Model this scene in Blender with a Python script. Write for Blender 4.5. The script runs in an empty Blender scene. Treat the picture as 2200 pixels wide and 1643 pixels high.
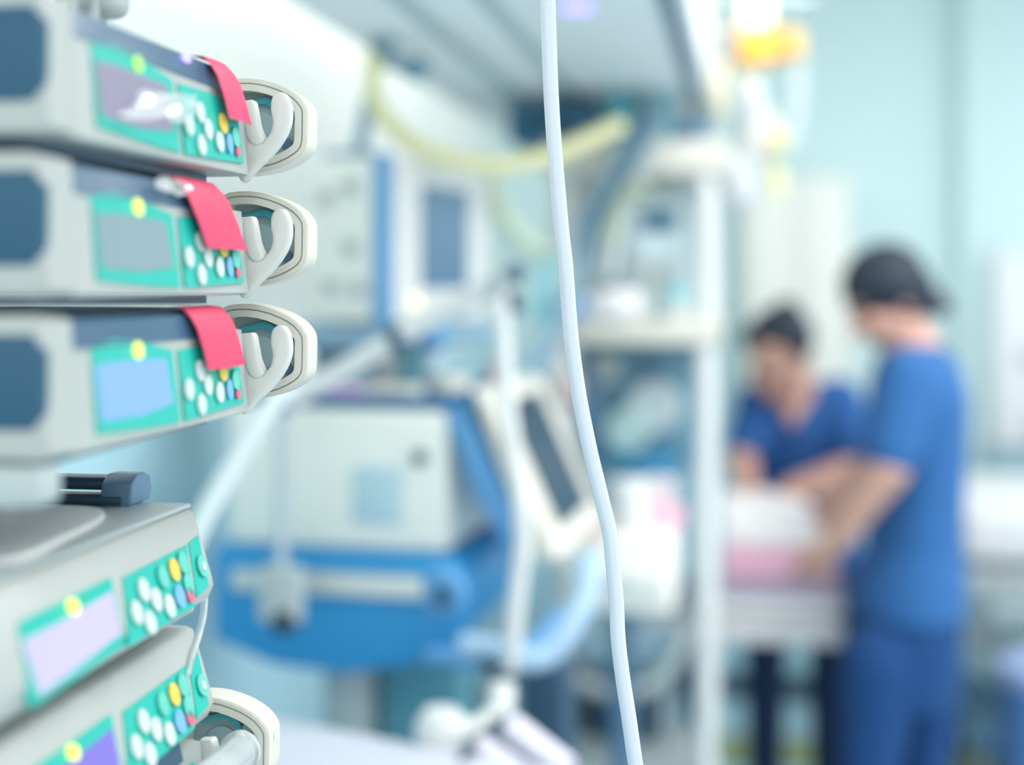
import bpy, bmesh, math
from mathutils import Vector, Matrix, Euler
from mathutils.geometry import interpolate_bezier

scene = bpy.context.scene
col = scene.collection

# ------------------------------------------------------------------ camera
F = 3055.0            # focal length in photo pixels (50 mm on 36 mm film)
H = 1.47              # eye height
HOR = 615.0           # horizon row in the photo
cam_d = bpy.data.cameras.new('camera')
cam = bpy.data.objects.new('camera', cam_d)
col.objects.link(cam)
cam.location = (0, 0, H)
cam.rotation_euler = (math.pi / 2, 0, 0)
cam_d.sensor_fit = 'HORIZONTAL'
cam_d.sensor_width = 36.0
cam_d.lens = 36.0 * F / 2200.0
cam_d.shift_y = -(821.5 - HOR) / 2200.0
cam_d.clip_start = 0.02
cam_d.dof.use_dof = True
cam_d.dof.focus_distance = 0.885
cam_d.dof.aperture_fstop = 1.9
scene.camera = cam

# ------------------------------------------------------------------ light
wd = bpy.data.worlds.new('world')
scene.world = wd
wd.use_nodes = True
bg = wd.node_tree.nodes['Background']
bg.inputs[0].default_value = (0.93, 0.935, 0.92, 1)
bg.inputs[1].default_value = 1.15
scene.view_settings.view_transform = 'Standard'
scene.view_settings.look = 'None'
scene.view_settings.exposure = 0.45
scene.view_settings.gamma = 1.0
scene.view_settings.use_curve_mapping = False
scene.cycles.use_denoising = True

CEIL = 2.75
ROOM_RZ = -math.atan2(0.1645, 0.9864)
U = Vector((0.1645, 0.9864, 0)).normalized()   # depth of the room
V = Vector((0.9864, -0.1645, 0)).normalized()  # to the right of the room


def R(a, b, z):
    return V * a + U * b + Vector((0, 0, z))


def P(px, py, D):
    return Vector(((px - 1100) / F * D, D, H - (py - HOR) / F * D))


def lin(c):
    c /= 255.0
    return c / 12.92 if c <= 0.04045 else ((c + 0.055) / 1.055) ** 2.4


# ------------------------------------------------------------------ materials
MATS = {}


def mat(name, rgb, rough=0.5, metal=0.0, emit=0.0, noise=0.04, scale=40.0, trans=0.0, alpha=1.0, ior=1.45,
        ecol=None, coat=0.0, sss=0.0):
    if name in MATS:
        return MATS[name]
    m = bpy.data.materials.new(name)
    m.use_nodes = True
    nt = m.node_tree
    b = nt.nodes['Principled BSDF']
    c = [lin(x) for x in rgb]
    if noise:
        tc = nt.nodes.new('ShaderNodeTexCoord')
        n = nt.nodes.new('ShaderNodeTexNoise')
        n.inputs['Scale'].default_value = scale
        n.inputs['Detail'].default_value = 3
        r = nt.nodes.new('ShaderNodeValToRGB')
        r.color_ramp.elements[0].color = [x * (1 - noise) for x in c] + [1]
        r.color_ramp.elements[1].color = [min(1, x * (1 + noise)) for x in c] + [1]
        nt.links.new(tc.outputs['Object'], n.inputs['Vector'])
        nt.links.new(n.outputs['Fac'], r.inputs['Fac'])
        nt.links.new(r.outputs['Color'], b.inputs['Base Color'])
    else:
        b.inputs['Base Color'].default_value = c + [1]
    b.inputs['Roughness'].default_value = rough
    b.inputs['Metallic'].default_value = metal
    b.inputs['IOR'].default_value = ior
    b.inputs['Transmission Weight'].default_value = trans
    b.inputs['Alpha'].default_value = alpha
    b.inputs['Coat Weight'].default_value = coat
    if sss:
        b.inputs['Subsurface Weight'].default_value = sss
        b.inputs['Subsurface Radius'].default_value = (0.01, 0.01, 0.01)
    if emit:
        e = [lin(x) for x in (ecol or rgb)]
        b.inputs['Emission Color'].default_value = e + [1]
        b.inputs['Emission Strength'].default_value = emit
    MATS[name] = m
    return m


wall_m = mat('wall paint white', (242, 246, 242), 0.8, noise=0.015, scale=3)
wall_c = mat('wall paint pale cyan', (204, 228, 230), 0.75, noise=0.015, scale=3)
wains = mat('wall panel light blue', (188, 226, 238), 0.6, noise=0.03, scale=4)
ceil_m = mat('ceiling paint', (225, 232, 232), 0.85, noise=0.02, scale=3)
floor_m = mat('blue grey linoleum', (176, 206, 220), 0.45, noise=0.08, scale=12)
base_m = mat('dark cove base', (62, 88, 104), 0.5)
stripe_m = mat('olive floor marking', (150, 158, 104), 0.6)
cream = mat('cream plastic', (217, 214, 203), 0.38)
shell = mat('pale grey plastic', (174, 180, 177), 0.4)
shell2 = mat('cool grey plastic', (174, 186, 187), 0.45)
teal = mat('teal membrane', (18, 182, 166), 0.35)
teal_p = mat('pale teal print', (100, 198, 182), 0.4)
teal_d = mat('teal plastic', (70, 160, 172), 0.35)
slate = mat('slate plastic', (84, 120, 150), 0.3)
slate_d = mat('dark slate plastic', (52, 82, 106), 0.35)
navy = mat('dark blue plastic', (36, 84, 110), 0.4)
recess = mat('grey blue recess', (150, 174, 178), 0.5)
white_k = mat('white key', (204, 218, 216), 0.4)
blue_k = mat('blue key', (120, 180, 240), 0.4)
red_k = mat('red key', (226, 100, 130), 0.4)
yel_k = mat('yellow key', (238, 204, 88), 0.4)
redtag = mat('fluorescent red tag', (226, 60, 104), 0.55, noise=0.06, scale=60)
chrome = mat('brushed steel', (190, 200, 205), 0.3, metal=0.9)
white_p = mat('white plastic', (220, 223, 222), 0.4)
white_c = mat('white cotton', (244, 240, 240), 0.9, noise=0.05)
pink_c = mat('pink cotton', (246, 190, 210), 0.9, noise=0.05)
sheet_c = mat('white bed sheet', (196, 200, 212), 0.9, noise=0.04)
beige = mat('beige enamel', (230, 236, 228), 0.5, noise=0.02)
blue_e = mat('blue enamel', (48, 148, 206), 0.45, noise=0.03)
blue_l = mat('light blue plastic', (96, 158, 208), 0.4)
blue_d = mat('deep blue plastic', (20, 100, 146), 0.45)
hose_b = mat('light blue hose plastic', (176, 206, 232), 0.4)
black_b = mat('black blue rubber', (22, 54, 72), 0.5)
yel_h = mat('yellow hose', (232, 228, 176), 0.5)
yel_g = mat('pale yellow green hose', (206, 222, 200), 0.5)
glassy = mat('dark display glass', (96, 128, 156), 0.2)
glass_k = mat('black display glass', (18, 56, 78), 0.3)
beam_m = mat('grey beam enamel', (230, 234, 234), 0.55, noise=0.02)
groove_m = mat('grey groove', (176, 194, 198), 0.6)
cyan_p = mat('pale cyan film', (176, 232, 242), 0.3)
aqua = mat('aqua plastic', (128, 212, 220), 0.4)
grey_b = mat('grey blue plastic', (130, 166, 186), 0.5)
scrub = mat('royal blue scrub cotton', (48, 101, 160), 0.9, noise=0.06, scale=25)
scrub_d = mat('blue scrub cotton darker', (42, 92, 156), 0.9, noise=0.06, scale=25)
navy_c = mat('navy trouser cotton', (26, 52, 84), 0.9, noise=0.05)
skin = mat('skin', (212, 164, 146), 0.55, sss=0.05, noise=0.05)
hair_m = mat('black hair', (30, 42, 58), 0.6, noise=0.2, scale=80)
eye_m = mat('eye', (40, 30, 30), 0.3)
lip_m = mat('lips', (176, 96, 96), 0.5)
purple = mat('purple elastic', (92, 48, 92), 0.8)
amber = mat('amber fluid bag', (236, 168, 60), 0.35)
clear = mat('clear plastic', (236, 242, 244), 0.15, trans=0.6, ior=1.3, noise=0)
tube_m = mat('milky tube', (214, 222, 232), 0.12, trans=0.06, ior=1.4, noise=0, sss=0.0, coat=0.5)


def emis(name, rgb, e, base=(20, 20, 20)):
    return mat(name, base, 0.3, emit=e, ecol=rgb, noise=0)


# ------------------------------------------------------------------ object helpers
INV = {}


def tag(o, label, cat, group=None):
    o['label'] = label
    o['category'] = cat
    if group:
        o['group'] = group
    return o


def thing(name, label, cat, loc=(0, 0, 0), rz=0.0, group=None):
    o = bpy.data.objects.new(name, None)
    o.empty_display_size = 0.05
    col.objects.link(o)
    o.location = loc
    o.rotation_euler = (0, 0, rz)
    INV[o] = (Matrix.Translation(Vector(loc)) @ Matrix.Rotation(rz, 4, 'Z')).inverted()
    return tag(o, label, cat, group)


def spline(pts, n=8):
    pts = [Vector(p) for p in pts]
    if len(pts) < 3:
        return pts
    out = []
    for i in range(len(pts) - 1):
        p0 = pts[max(i - 1, 0)]
        p1 = pts[i]
        p2 = pts[i + 1]
        p3 = pts[min(i + 2, len(pts) - 1)]
        for k in range(n):
            t = k / n
            out.append(0.5 * ((2 * p1) + (p2 - p0) * t + (2 * p0 - 5 * p1 + 4 * p2 - p3) * t * t
                              + (3 * p1 - p0 - 3 * p2 + p3) * t ** 3))
    out.append(pts[-1])
    return out


class MB:
    def __init__(self):
        self.bm = bmesh.new()

    def box(self, c, s, rot=None, bev=0.0, seg=2):
        M = Matrix.Translation(Vector(c))
        if rot is not None:
            M = M @ (rot.to_matrix().to_4x4() if isinstance(rot, Euler) else rot)
        r = bmesh.ops.create_cube(self.bm, size=1.0, matrix=M @ Matrix.Diagonal((s[0], s[1], s[2], 1)))
        if bev:
            es = list({e for v in r['verts'] for e in v.link_edges})
            bmesh.ops.bevel(self.bm, geom=es, offset=bev, segments=seg, affect='EDGES', profile=0.5)
        return self

    def prism(self, poly, vec, bev=0.0, seg=2):
        vec = Vector(vec)
        a = [self.bm.verts.new(Vector(p)) for p in poly]
        b = [self.bm.verts.new(Vector(p) + vec) for p in poly]
        n = len(poly)
        fs = [self.bm.faces.new(a[::-1]), self.bm.faces.new(b)]
        for i in range(n):
            fs.append(self.bm.faces.new((a[i], a[(i + 1) % n], b[(i + 1) % n], b[i])))
        bmesh.ops.recalc_face_normals(self.bm, faces=fs)
        if bev:
            es = list({e for f in fs[:2] for e in f.edges})
            bmesh.ops.bevel(self.bm, geom=es, offset=bev, segments=seg, affect='EDGES', profile=0.5)
        return self

    def ring(self, outer, inner, vec):
        """flat closed band between two outlines of equal count, extruded by vec"""
        vec = Vector(vec)
        n = len(outer)
        A = [self.bm.verts.new(Vector(p)) for p in outer]
        B = [self.bm.verts.new(Vector(p)) for p in inner]
        C = [self.bm.verts.new(Vector(p) + vec) for p in outer]
        D = [self.bm.verts.new(Vector(p) + vec) for p in inner]
        fs = []
        for i in range(n):
            j = (i + 1) % n
            fs.append(self.bm.faces.new((A[i], A[j], B[j], B[i])))
            fs.append(self.bm.faces.new((C[j], C[i], D[i], D[j])))
            fs.append(self.bm.faces.new((A[j], A[i], C[i], C[j])))
            fs.append(self.bm.faces.new((B[i], B[j], D[j], D[i])))
        bmesh.ops.recalc_face_normals(self.bm, faces=fs)
        return self

    def loft(self, secs, n=20):
        """secs: (centre, xvec, yvec) ellipses joined into one closed skin"""
        rings = []
        for c, xv, yv in secs:
            c = Vector(c)
            rings.append([self.bm.verts.new(c + Vector(xv) * math.cos(2 * math.pi * i / n)
                                            + Vector(yv) * math.sin(2 * math.pi * i / n)) for i in range(n)])
        fs = []
        for a, b in zip(rings, rings[1:]):
            for i in range(n):
                j = (i + 1) % n
                fs.append(self.bm.faces.new((a[i], a[j], b[j], b[i])))
        fs.append(self.bm.faces.new(rings[0][::-1]))
        fs.append(self.bm.faces.new(rings[-1]))
        bmesh.ops.recalc_face_normals(self.bm, faces=fs)
        return self

    def tube(self, pts, r, n=14, smooth=8, ribs=0.0):
        pts = spline(pts, smooth) if smooth else [Vector(p) for p in pts]
        m = len(pts)
        rr = r if isinstance(r, (list, tuple)) else None
        secs = []
        x = None
        for i, p in enumerate(pts):
            d = (pts[min(i + 1, m - 1)] - pts[max(i - 1, 0)]).normalized()
            if x is None:
                x = d.orthogonal().normalized()
            else:
                x = (x - d * x.dot(d)).normalized()
            y = d.cross(x)
            if rr:
                t = i / (m - 1) * (len(rr) - 1)
                k = min(int(t), len(rr) - 2)
                q = rr[k] + (rr[k + 1] - rr[k]) * (t - k)
            else:
                q = r
            if ribs and i % 2:
                q *= 1 - ribs
            secs.append((p, x * q, y * q))
        return self.loft(secs, n)

    def lathe(self, prof, c=(0, 0, 0), n=28, rot=None):
        M = Matrix.Translation(Vector(c))
        if rot is not None:
            M = M @ rot
        secs = []
        B = M.to_3x3()
        for r, z in prof:
            r = max(r, 1e-4)
            secs.append((M @ Vector((0, 0, z)), B @ Vector((r, 0, 0)), B @ Vector((0, r, 0))))
        return self.loft(secs, n)

    def ell(self, c, r, rot=None, u=20, v=14):
        M = Matrix.Translation(Vector(c))
        if rot is not None:
            M = M @ rot
        if not isinstance(r, (list, tuple)):
            r = (r, r, r)
        bmesh.ops.create_uvsphere(self.bm, u_segments=u, v_segments=v, radius=1.0,
                                  matrix=M @ Matrix.Diagonal((r[0], r[1], r[2], 1)))
        return self

    def limb(self, a, ra, b, rb):
        a = Vector(a)
        b = Vector(b)
        self.ell(a, ra, u=14, v=10)
        self.ell(b, rb, u=14, v=10)
        d = (b - a).normalized()
        x = d.orthogonal().normalized()
        y = d.cross(x)
        return self.loft([(a, x * ra, y * ra), (b, x * rb, y * rb)], 16)

    def build(self, name, m, parent=None, world=False, ang=35, remesh=0.0, smooth_it=4):
        me = bpy.data.meshes.new(name)
        if world and parent is not None:
            self.bm.transform(INV[parent])
        self.bm.to_mesh(me)
        self.bm.free()
        me.materials.append(m)
        o = bpy.data.objects.new(name, me)
        col.objects.link(o)
        if remesh:
            md = o.modifiers.new('r', 'REMESH')
            md.mode = 'VOXEL'
            md.voxel_size = remesh
            sm = o.modifiers.new('s', 'SMOOTH')
            sm.factor = 0.5
            sm.iterations = smooth_it
            dg = bpy.context.evaluated_depsgraph_get()
            me2 = bpy.data.meshes.new_from_object(o.evaluated_get(dg))
            o.modifiers.clear()
            o.data = me2
            me = me2
            if not me.materials:
                me.materials.append(m)
            ang = 180
        me.polygons.foreach_set('use_smooth', [True] * len(me.polygons))
        if ang < 180:
            me.set_sharp_from_angle(angle=math.radians(ang))
        if parent is not None:
            o.parent = parent
        return o


def struct(o):
    o['kind'] = 'structure'
    return o


# ------------------------------------------------------------------ the room
RZ = Matrix.Rotation(ROOM_RZ, 4, 'Z')


def rbox(mb, a0, a1, b0, b1, z0, z1, bev=0.0):
    """box in room coordinates"""
    c = R((a0 + a1) / 2, (b0 + b1) / 2, (z0 + z1) / 2)
    return mb.box(c, (a1 - a0, b1 - b0, z1 - z0), RZ, bev)


WA, WB = -0.948, 5.165       # left wall and back wall in room coordinates
RW = 3.6                     # right extent
struct(rbox(MB(), WA - .12, RW, -2.2, WB + .12, -0.1, 0).build('floor', floor_m))
struct(rbox(MB(), WA - .12, RW, -2.2, WB + .12, CEIL, CEIL + .1).build('ceiling', ceil_m))
struct(rbox(MB(), WA - .12, WA, -2.2, WB + .12, 0, CEIL).build('wall_left', wall_m))
struct(rbox(MB(), WA, RW, WB, WB + .12, 0, CEIL).build('wall_back', wall_c))
struct(rbox(MB(), 0.72, RW, WB - .09, WB, 0.0, CEIL, .004).build('wall_pilaster', wall_c))
struct(rbox(MB(), WA, 0.72, WB - .014, WB, 0.09, 0.95, .003).build('trim_1', wains))
struct(rbox(MB(), WA, WA + .014, -2.2, WB - .014, 0.09, 1.27, .003).build('trim_2', wains))
struct(rbox(MB(), WA, 0.72, WB - .02, WB, 0.0, 0.09, .003).build('baseboard_back', base_m))
struct(rbox(MB(), WA, WA + .02, -2.2, WB - .02, 0.0, 0.09, .003).build('baseboard_left', base_m))
struct(rbox(MB(), -0.4, 1.1, 4.42, 4.70, 0.0, 0.004).build('trim_3', stripe_m))

# ceiling lamps, unseen; left-wall pair and rear one added to brighten wall and equipment
LAMPS = [((-0.60, 2.1), 3), ((-0.60, 3.5), 5), ((0.35, -0.7), 9), ((0.85, 1.9), 27), ((2.0, 2.2), 14), ((1.5, 3.5), 10)]
for i, ((a, b), w) in enumerate(LAMPS):
    p = R(a, b, CEIL - 0.03)
    t = thing('unseen_ceiling_light', 'unseen flat white ceiling light panel above the ward', 'ceiling light', p, ROOM_RZ, 'ceiling light panels')
    wd_ = 0.5 if i < 2 else 1.2
    MB().box((0, 0, 0.012), (wd_ + .04, .64, 0.034), None, .004).build('frame', white_p, t)
    MB().box((0, 0, -0.006), (wd_, .6, 0.004)).build('diffuser', emis('lamp diffuser', (240, 248, 255), 2.0), t)
    ld = bpy.data.lights.new('panel_glow', 'AREA')
    ld.shape = 'RECTANGLE'
    ld.size = wd_
    ld.size_y = .6
    ld.energy = w
    ld.color = (1.0, 0.98, 0.94)
    lo = bpy.data.objects.new('panel_glow', ld)
    lo.location = (0, 0, -0.012)
    lo.parent = t
    col.objects.link(lo)

# ------------------------------------------------------------------ infusion pumps
C0 = Vector((0, 0, H))
PRZ = math.atan2(U.y, U.x)     # local x = U, local y = -V
OU = Vector((-0.196, 0.624, 0))
OL = Vector((-0.215, 0.618, 0))


def ray(px, py):
    return Vector(((px - 1100) / F, 1, -(py - HOR) / F))


def on_face(px, py, O, lean):
    n = V + Vector((0, 0, lean))
    d = ray(px, py)
    t = n.dot(O - C0) / n.dot(d)
    p = C0 + d * t - O
    return (p.dot(U), -p.dot(V), p.z)


def on_x(px, py, O, s0):
    d = ray(px, py)
    t = U.dot(O - C0) / U.dot(d) + s0 / U.dot(d)
    p = C0 + d * t - O
    return (s0, -p.dot(V), p.z)


def inset(poly, d):
    """inset a closed outline lying in a local y-z plane"""
    n = len(poly)
    A = sum(poly[i][1] * poly[(i + 1) % n][2] - poly[(i + 1) % n][1] * poly[i][2] for i in range(n))
    sg = 1 if A > 0 else -1
    out = []
    for i in range(n):
        p0 = Vector(poly[i - 1][1:])
        p1 = Vector(poly[i][1:])
        p2 = Vector(poly[(i + 1) % n][1:])
        e1 = (p1 - p0).normalized()
        e2 = (p2 - p1).normalized()
        n1 = Vector((-e1.y, e1.x)) * sg
        n2 = Vector((-e2.y, e2.x)) * sg
        b = (n1 + n2)
        b = b / max(b.length_squared / 2, 0.3)
        q = p1 + b * d
        out.append((poly[i][0], q.x, q.y))
    return out


def shift(poly, dx=0, dy=0, dz=0):
    return [(p[0] + dx, p[1] + dy, p[2] + dz) for p in poly]


def smooth_closed(poly, n=4):
    m = len(poly)
    pts = [Vector(p) for p in poly]
    out = []
    for i in range(m):
        p0, p1, p2, p3 = pts[i - 1], pts[i], pts[(i + 1) % m], pts[(i + 2) % m]
        for k in range(n):
            t = k / n
            out.append(tuple(0.5 * ((2 * p1) + (p2 - p0) * t + (2 * p0 - 5 * p1 + 4 * p2 - p3) * t * t
                                    + (3 * p1 - p0 - 3 * p2 + p3) * t ** 3)))
    return out


# the two-layer D-shaped drive head and its two-pronged claw, in local coordinates of the third pump
O3 = OU + Vector((0, 0, 1.394))
D_PX = [(477, 663), (517, 653), (567, 656), (617, 671), (653, 691), (672, 712), (678, 728), (678, 760), (677, 792),
        (671, 811), (653, 828), (617, 845), (573, 855), (500, 857), (470, 820), (462, 760), (465, 700)]
D_PX = [(x - 17 * (x - 462) / 216, y) for x, y in D_PX]     # front edge; the band's depth shows beyond it
SD = 0.272
D_OUT = smooth_closed([on_x(x, y, O3, SD) for x, y in D_PX], 2)
SF = 0.246
CLAW_PX = [(522, 892), (548, 866), (580, 836), (604, 806), (619, 776), (624, 748), (621, 722), (612, 704), (600, 699),
           (588, 703), (581, 716), (580, 738), (584, 762), (580, 784), (568, 800), (558, 806), (540, 780), (520, 790),
           (505, 860)]
CLAW = smooth_closed([on_x(x, y, O3, SF) for x, y in CLAW_PX], 3)
STUB_PX = [(512, 722), (528, 716), (543, 717), (549, 740), (555, 772), (565, 800), (556, 811), (543, 812), (531, 800), (521, 765)]
STUB = smooth_closed([on_x(x, y, O3, SF - .002) for x, y in STUB_PX], 3)
LINER_PX = [(516, 702), (545, 695), (568, 690), (585, 698), (598, 712), (601, 726), (592, 727), (578, 712), (560, 706), (516, 714)]
LINER = smooth_closed([on_x(x, y, O3, SD + .006) for x, y in LINER_PX], 3)


def drive_head(t):
    d2 = inset(D_OUT, .0042)
    d3 = inset(D_OUT, .0080)
    h = MB()
    h.ring(D_OUT, inset(D_OUT, .0032), (0.020, 0, 0))
    h.ring(shift(inset(D_OUT, .0006), -.0010), shift(inset(D_OUT, .0028), -.0010), (0.002, 0, 0))
    hd = h.build('drive_head', cream, t, ang=50)
    g = MB()
    g.ring(inset(D_OUT, .0031), inset(D_OUT, .0046), (0.018, 0, 0))
    g.prism(shift(inset(D_OUT, .0031), .0135), (.0055, 0, 0))
    g.build('groove', recess, hd)
    r = MB()
    r.ring(shift(inset(D_OUT, .0038), -.0016), shift(d3, -.0016), (0.018, 0, 0))
    r.build('inner_rim', cream, hd, ang=50)
    MB().prism(shift(inset(D_OUT, .0078), .0100), (.004, 0, 0)).build('back_plate', recess, hd)
    MB().prism(LINER, (.006, 0, 0), .0008).build('liner', teal_d, hd)
    for (x, y) in ((619, 735), (615, 791)):
        p = on_x(x, y, O3, SD + .008)
        MB().lathe([(.0001, 0), (.0036, .0002), (.0036, .004)], p, 18, Matrix.Rotation(math.pi / 2, 4, 'Y')).build('screw', slate, hd)
    c = on_x(560, 757, O3, SD + .0085)
    MB().lathe([(.006, 0), (.0105, 0), (.0105, .004), (.006, .004)], c, 28, Matrix.Rotation(math.pi / 2, 4, 'Y')).build('seal_ring', recess, hd)
    c_ = MB()
    c_.prism(CLAW, (.008, 0, 0), .0024, 3)
    claw_m = mat('claw plastic', (216, 217, 212), .4)
    cl = c_.build('claw', claw_m, t, ang=50)
    MB().prism(STUB, (.009, 0, 0), .002, 3).build('claw_stub', claw_m, cl, ang=50)


def key(t, name, s, z, lean, m, r=.006, rz_=None, h=.0012, parent=None):
    rz_ = rz_ or r
    n = 20
    poly = []
    for i in range(n):
        a = 2 * math.pi * i / n
        zz = z + rz_ * math.sin(a)
        poly.append((s + r * math.cos(a), lean * zz - .0012, zz))
    return MB().prism(poly, (0, -h, 0)).build(name, m, parent or t)


def face_poly(pxs, O, lean, off=0.0):
    out = []
    for x, y in pxs:
        s, yy, z = on_face(x, y, O, lean)
        out.append((s, lean * z - off, z))
    return out


def syringe_pump(z0, label, scr, led, led_e, s_off=0.0, base=OU, head=True):
    t = thing('syringe_pump', label, 'infusion pump', (base.x, base.y, z0), PRZ, 'syringe pumps in the docking rack')
    lean = 0.11
    L = .236
    b = MB()
    prof = [(0.0012, 0.001), (0.0055, 0.050), (.024, .053), (.026, .0635), (.15, .0635), (.15, 0.0), (.004, 0.0)]
    b.prism([(0.008, y, z) for y, z in prof], (L - .008, 0, 0), .0022, 3)
    ho = b.build('housing', shell, t, ang=50)
    e = MB()
    e.prism([(-.014, y, z) for y, z in [(0.001, .003), (.004, .0610), (.012, .0635), (.15, .0635), (.15, 0), (.006, 0)]], (.030, 0, 0), .0035, 4)
    e.build('end_cap', shell, t, ang=50)
    # dark grip recess on the end
    g = MB()
    g.prism([(-.0155, y, z) for y, z in [(.008, .014), (.0022, .021), (.0022, .048), (.008, .055), (.10, .055), (.10, .014)]], (.006, 0, 0), .001)
    g.build('side_grip', navy, t)
    # tinted syringe cover, its colour deepened to hold the gap's shade
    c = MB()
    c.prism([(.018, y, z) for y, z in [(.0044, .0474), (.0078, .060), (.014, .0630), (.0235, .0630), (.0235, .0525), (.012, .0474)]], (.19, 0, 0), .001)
    c.build('syringe_cover', mat('tinted cover with painted shade', (58, 94, 122), 0.3), t)
    MB().prism([(.0, .016, -.0005), (.215, .020, -.0005), (.215, .145, -.0005), (.0, .145, -.0005)], (0, 0, -.0045)).build('shade_plate', slate_d, t)  # dark plate added to paint the shade under the pump
    # control panels (outlines taken on the pump itself)
    A = face_poly([(193, 748), (238, 730), (300, 733), (368, 752), (386, 906), (330, 917), (210, 932)], O3, lean, .0006)
    sp = MB().prism(A, (0, .003, 0)).build('screen_panel', teal, t)
    S = face_poly([(200, 786), (250, 776), (352, 770), (368, 866), (300, 892), (214, 905)], O3, lean, .0012)
    MB().prism(S, (0, .003, 0)).build('screen', scr, sp)
    K = face_poly([(380, 752), (440, 742), (505, 738), (522, 864), (398, 904)], O3, lean, .0006)
    kp = MB().prism(K, (0, .003, 0)).build('keypad', teal, t)
    for x, y, m in ((424, 796, white_k), (400, 836, white_k), (441, 826, white_k), (427, 868, white_k), (466, 842, white_k),
                    (487, 836, blue_k), (473, 797, yel_k), (500, 815, teal_p)):
        s, yy, z = on_face(x, y, O3, lean)
        key(t, 'key', s, z, lean, m, .0055 if m is not blue_k else .0042, .0058, parent=kp)
    s, yy, z = on_face(505, 846, O3, lean)
    key(t, 'key', s, z, lean, red_k, .003, parent=kp)
    s, yy, z = on_face(290, 752, O3, lean)
    key(t, 'status_light', s, z, lean, emis('status ' + label[:12], led, led_e), .0046, .0042, parent=sp)
    if head:
        drive_head(t)
    return t


def red_tag(t, s0, s1, zb, skew, curl=0.006, name='paper_tag'):
    """bent sheet stuck over the cover and hanging in front of the keys"""
    pr = [(-.0030 + 0.11 * zb - .003, zb), (-.0035 + .11 * .042 - .002, .042), (.0015, .0530), (.0045, .059), (.009, .0642), (.017, .0650)]
    bm = MB()
    poly = []
    th = .0005
    n = len(pr)
    ra = []
    for i, (y, z) in enumerate(pr):
        f = (z - zb) / (.069 - zb)
        for k in range(4):
            pass
        ra.append([(s0 + (s1 - s0) * k / 3 - skew * f, y - curl * math.sin(math.pi * k / 3) * .3, z) for k in range(4)])
    vs = [[[bm.bm.verts.new(Vector(p) + Vector((0, -th * q, 0))) for p in row] for row in ra] for q in (0, 1)]
    fs = []
    for i in range(n - 1):
        for k in range(3):
            fs.append(bm.bm.faces.new((vs[0][i][k], vs[0][i][k + 1], vs[0][i + 1][k + 1], vs[0][i + 1][k])))
            fs.append(bm.bm.faces.new((vs[1][i][k], vs[1][i + 1][k], vs[1][i + 1][k + 1], vs[1][i][k + 1])))
    for i in range(n - 1):
        for k in (0, 3):
            fs.append(bm.bm.faces.new((vs[0][i][k], vs[0][i + 1][k], vs[1][i + 1][k], vs[1][i][k])))
    for k in range(3):
        for i in (0, n - 1):
            fs.append(bm.bm.faces.new((vs[0][i][k], vs[0][i][k + 1], vs[1][i][k + 1], vs[1][i][k])))
    bmesh.ops.recalc_face_normals(bm.bm, faces=fs)
    o = bm.build(name, redtag, t, ang=60)
    o['label'] = 'fluorescent red paper tag'
    return o


scr1 = emis('screen mauve', (186, 182, 216), .50)
scr2 = emis('screen grey blue', (170, 206, 220), .50)
scr3 = emis('screen blue', (140, 192, 252), .76)
scr4 = emis('screen white violet', (220, 214, 255), .74)
scr5 = emis('screen violet', (146, 132, 250), .66)

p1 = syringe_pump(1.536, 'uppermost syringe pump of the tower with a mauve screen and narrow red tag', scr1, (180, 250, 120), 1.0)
def film(t, pxs, O, seed):  # crinkled film, whitish so that it stands in for lamp glints
    import random
    rg_ = random.Random(seed)
    b_ = MB()
    rows = []
    (x0, y0), (x1, y1), (x2, y2), (x3, y3) = pxs
    for j in range(5):
        row = []
        for i in range(9):
            a_, c_ = i / 8, j / 4
            px = (x0 * (1 - a_) + x1 * a_) * (1 - c_) + (x3 * (1 - a_) + x2 * a_) * c_
            py = (y0 * (1 - a_) + y1 * a_) * (1 - c_) + (y3 * (1 - a_) + y2 * a_) * c_
            s_q, yy, z = on_face(px, py, O, .11)
            row.append(Vector((s_q, .11 * z - .003 - rg_.uniform(0, .006), z + rg_.uniform(-.001, .001))))
        rows.append(row)
    va = [[b_.bm.verts.new(p) for p in r] for r in rows]
    vb = [[b_.bm.verts.new(p + Vector((0, .0004, 0))) for p in r] for r in rows]
    for j in range(4):
        for i in range(8):
            b_.bm.faces.new((va[j][i], va[j][i + 1], va[j + 1][i + 1], va[j + 1][i]))
            b_.bm.faces.new((vb[j][i], vb[j + 1][i], vb[j + 1][i + 1], vb[j][i + 1]))
    for i in range(8):
        for j in (0, 4):
            b_.bm.faces.new((va[j][i], va[j][i + 1], vb[j][i + 1], vb[j][i]))
    for j in range(4):
        for i in (0, 8):
            b_.bm.faces.new((va[j][i], va[j + 1][i], vb[j + 1][i], vb[j][i]))
    bmesh.ops.recalc_face_normals(b_.bm, faces=b_.bm.faces[:])
    o = b_.build('glint_film', mat('whitish glint film', (248, 250, 250), .08, alpha=.35, noise=0, coat=1.0), t, ang=20)
    o['label'] = 'crinkled clear plastic film, whitened to stand for glints'


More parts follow.
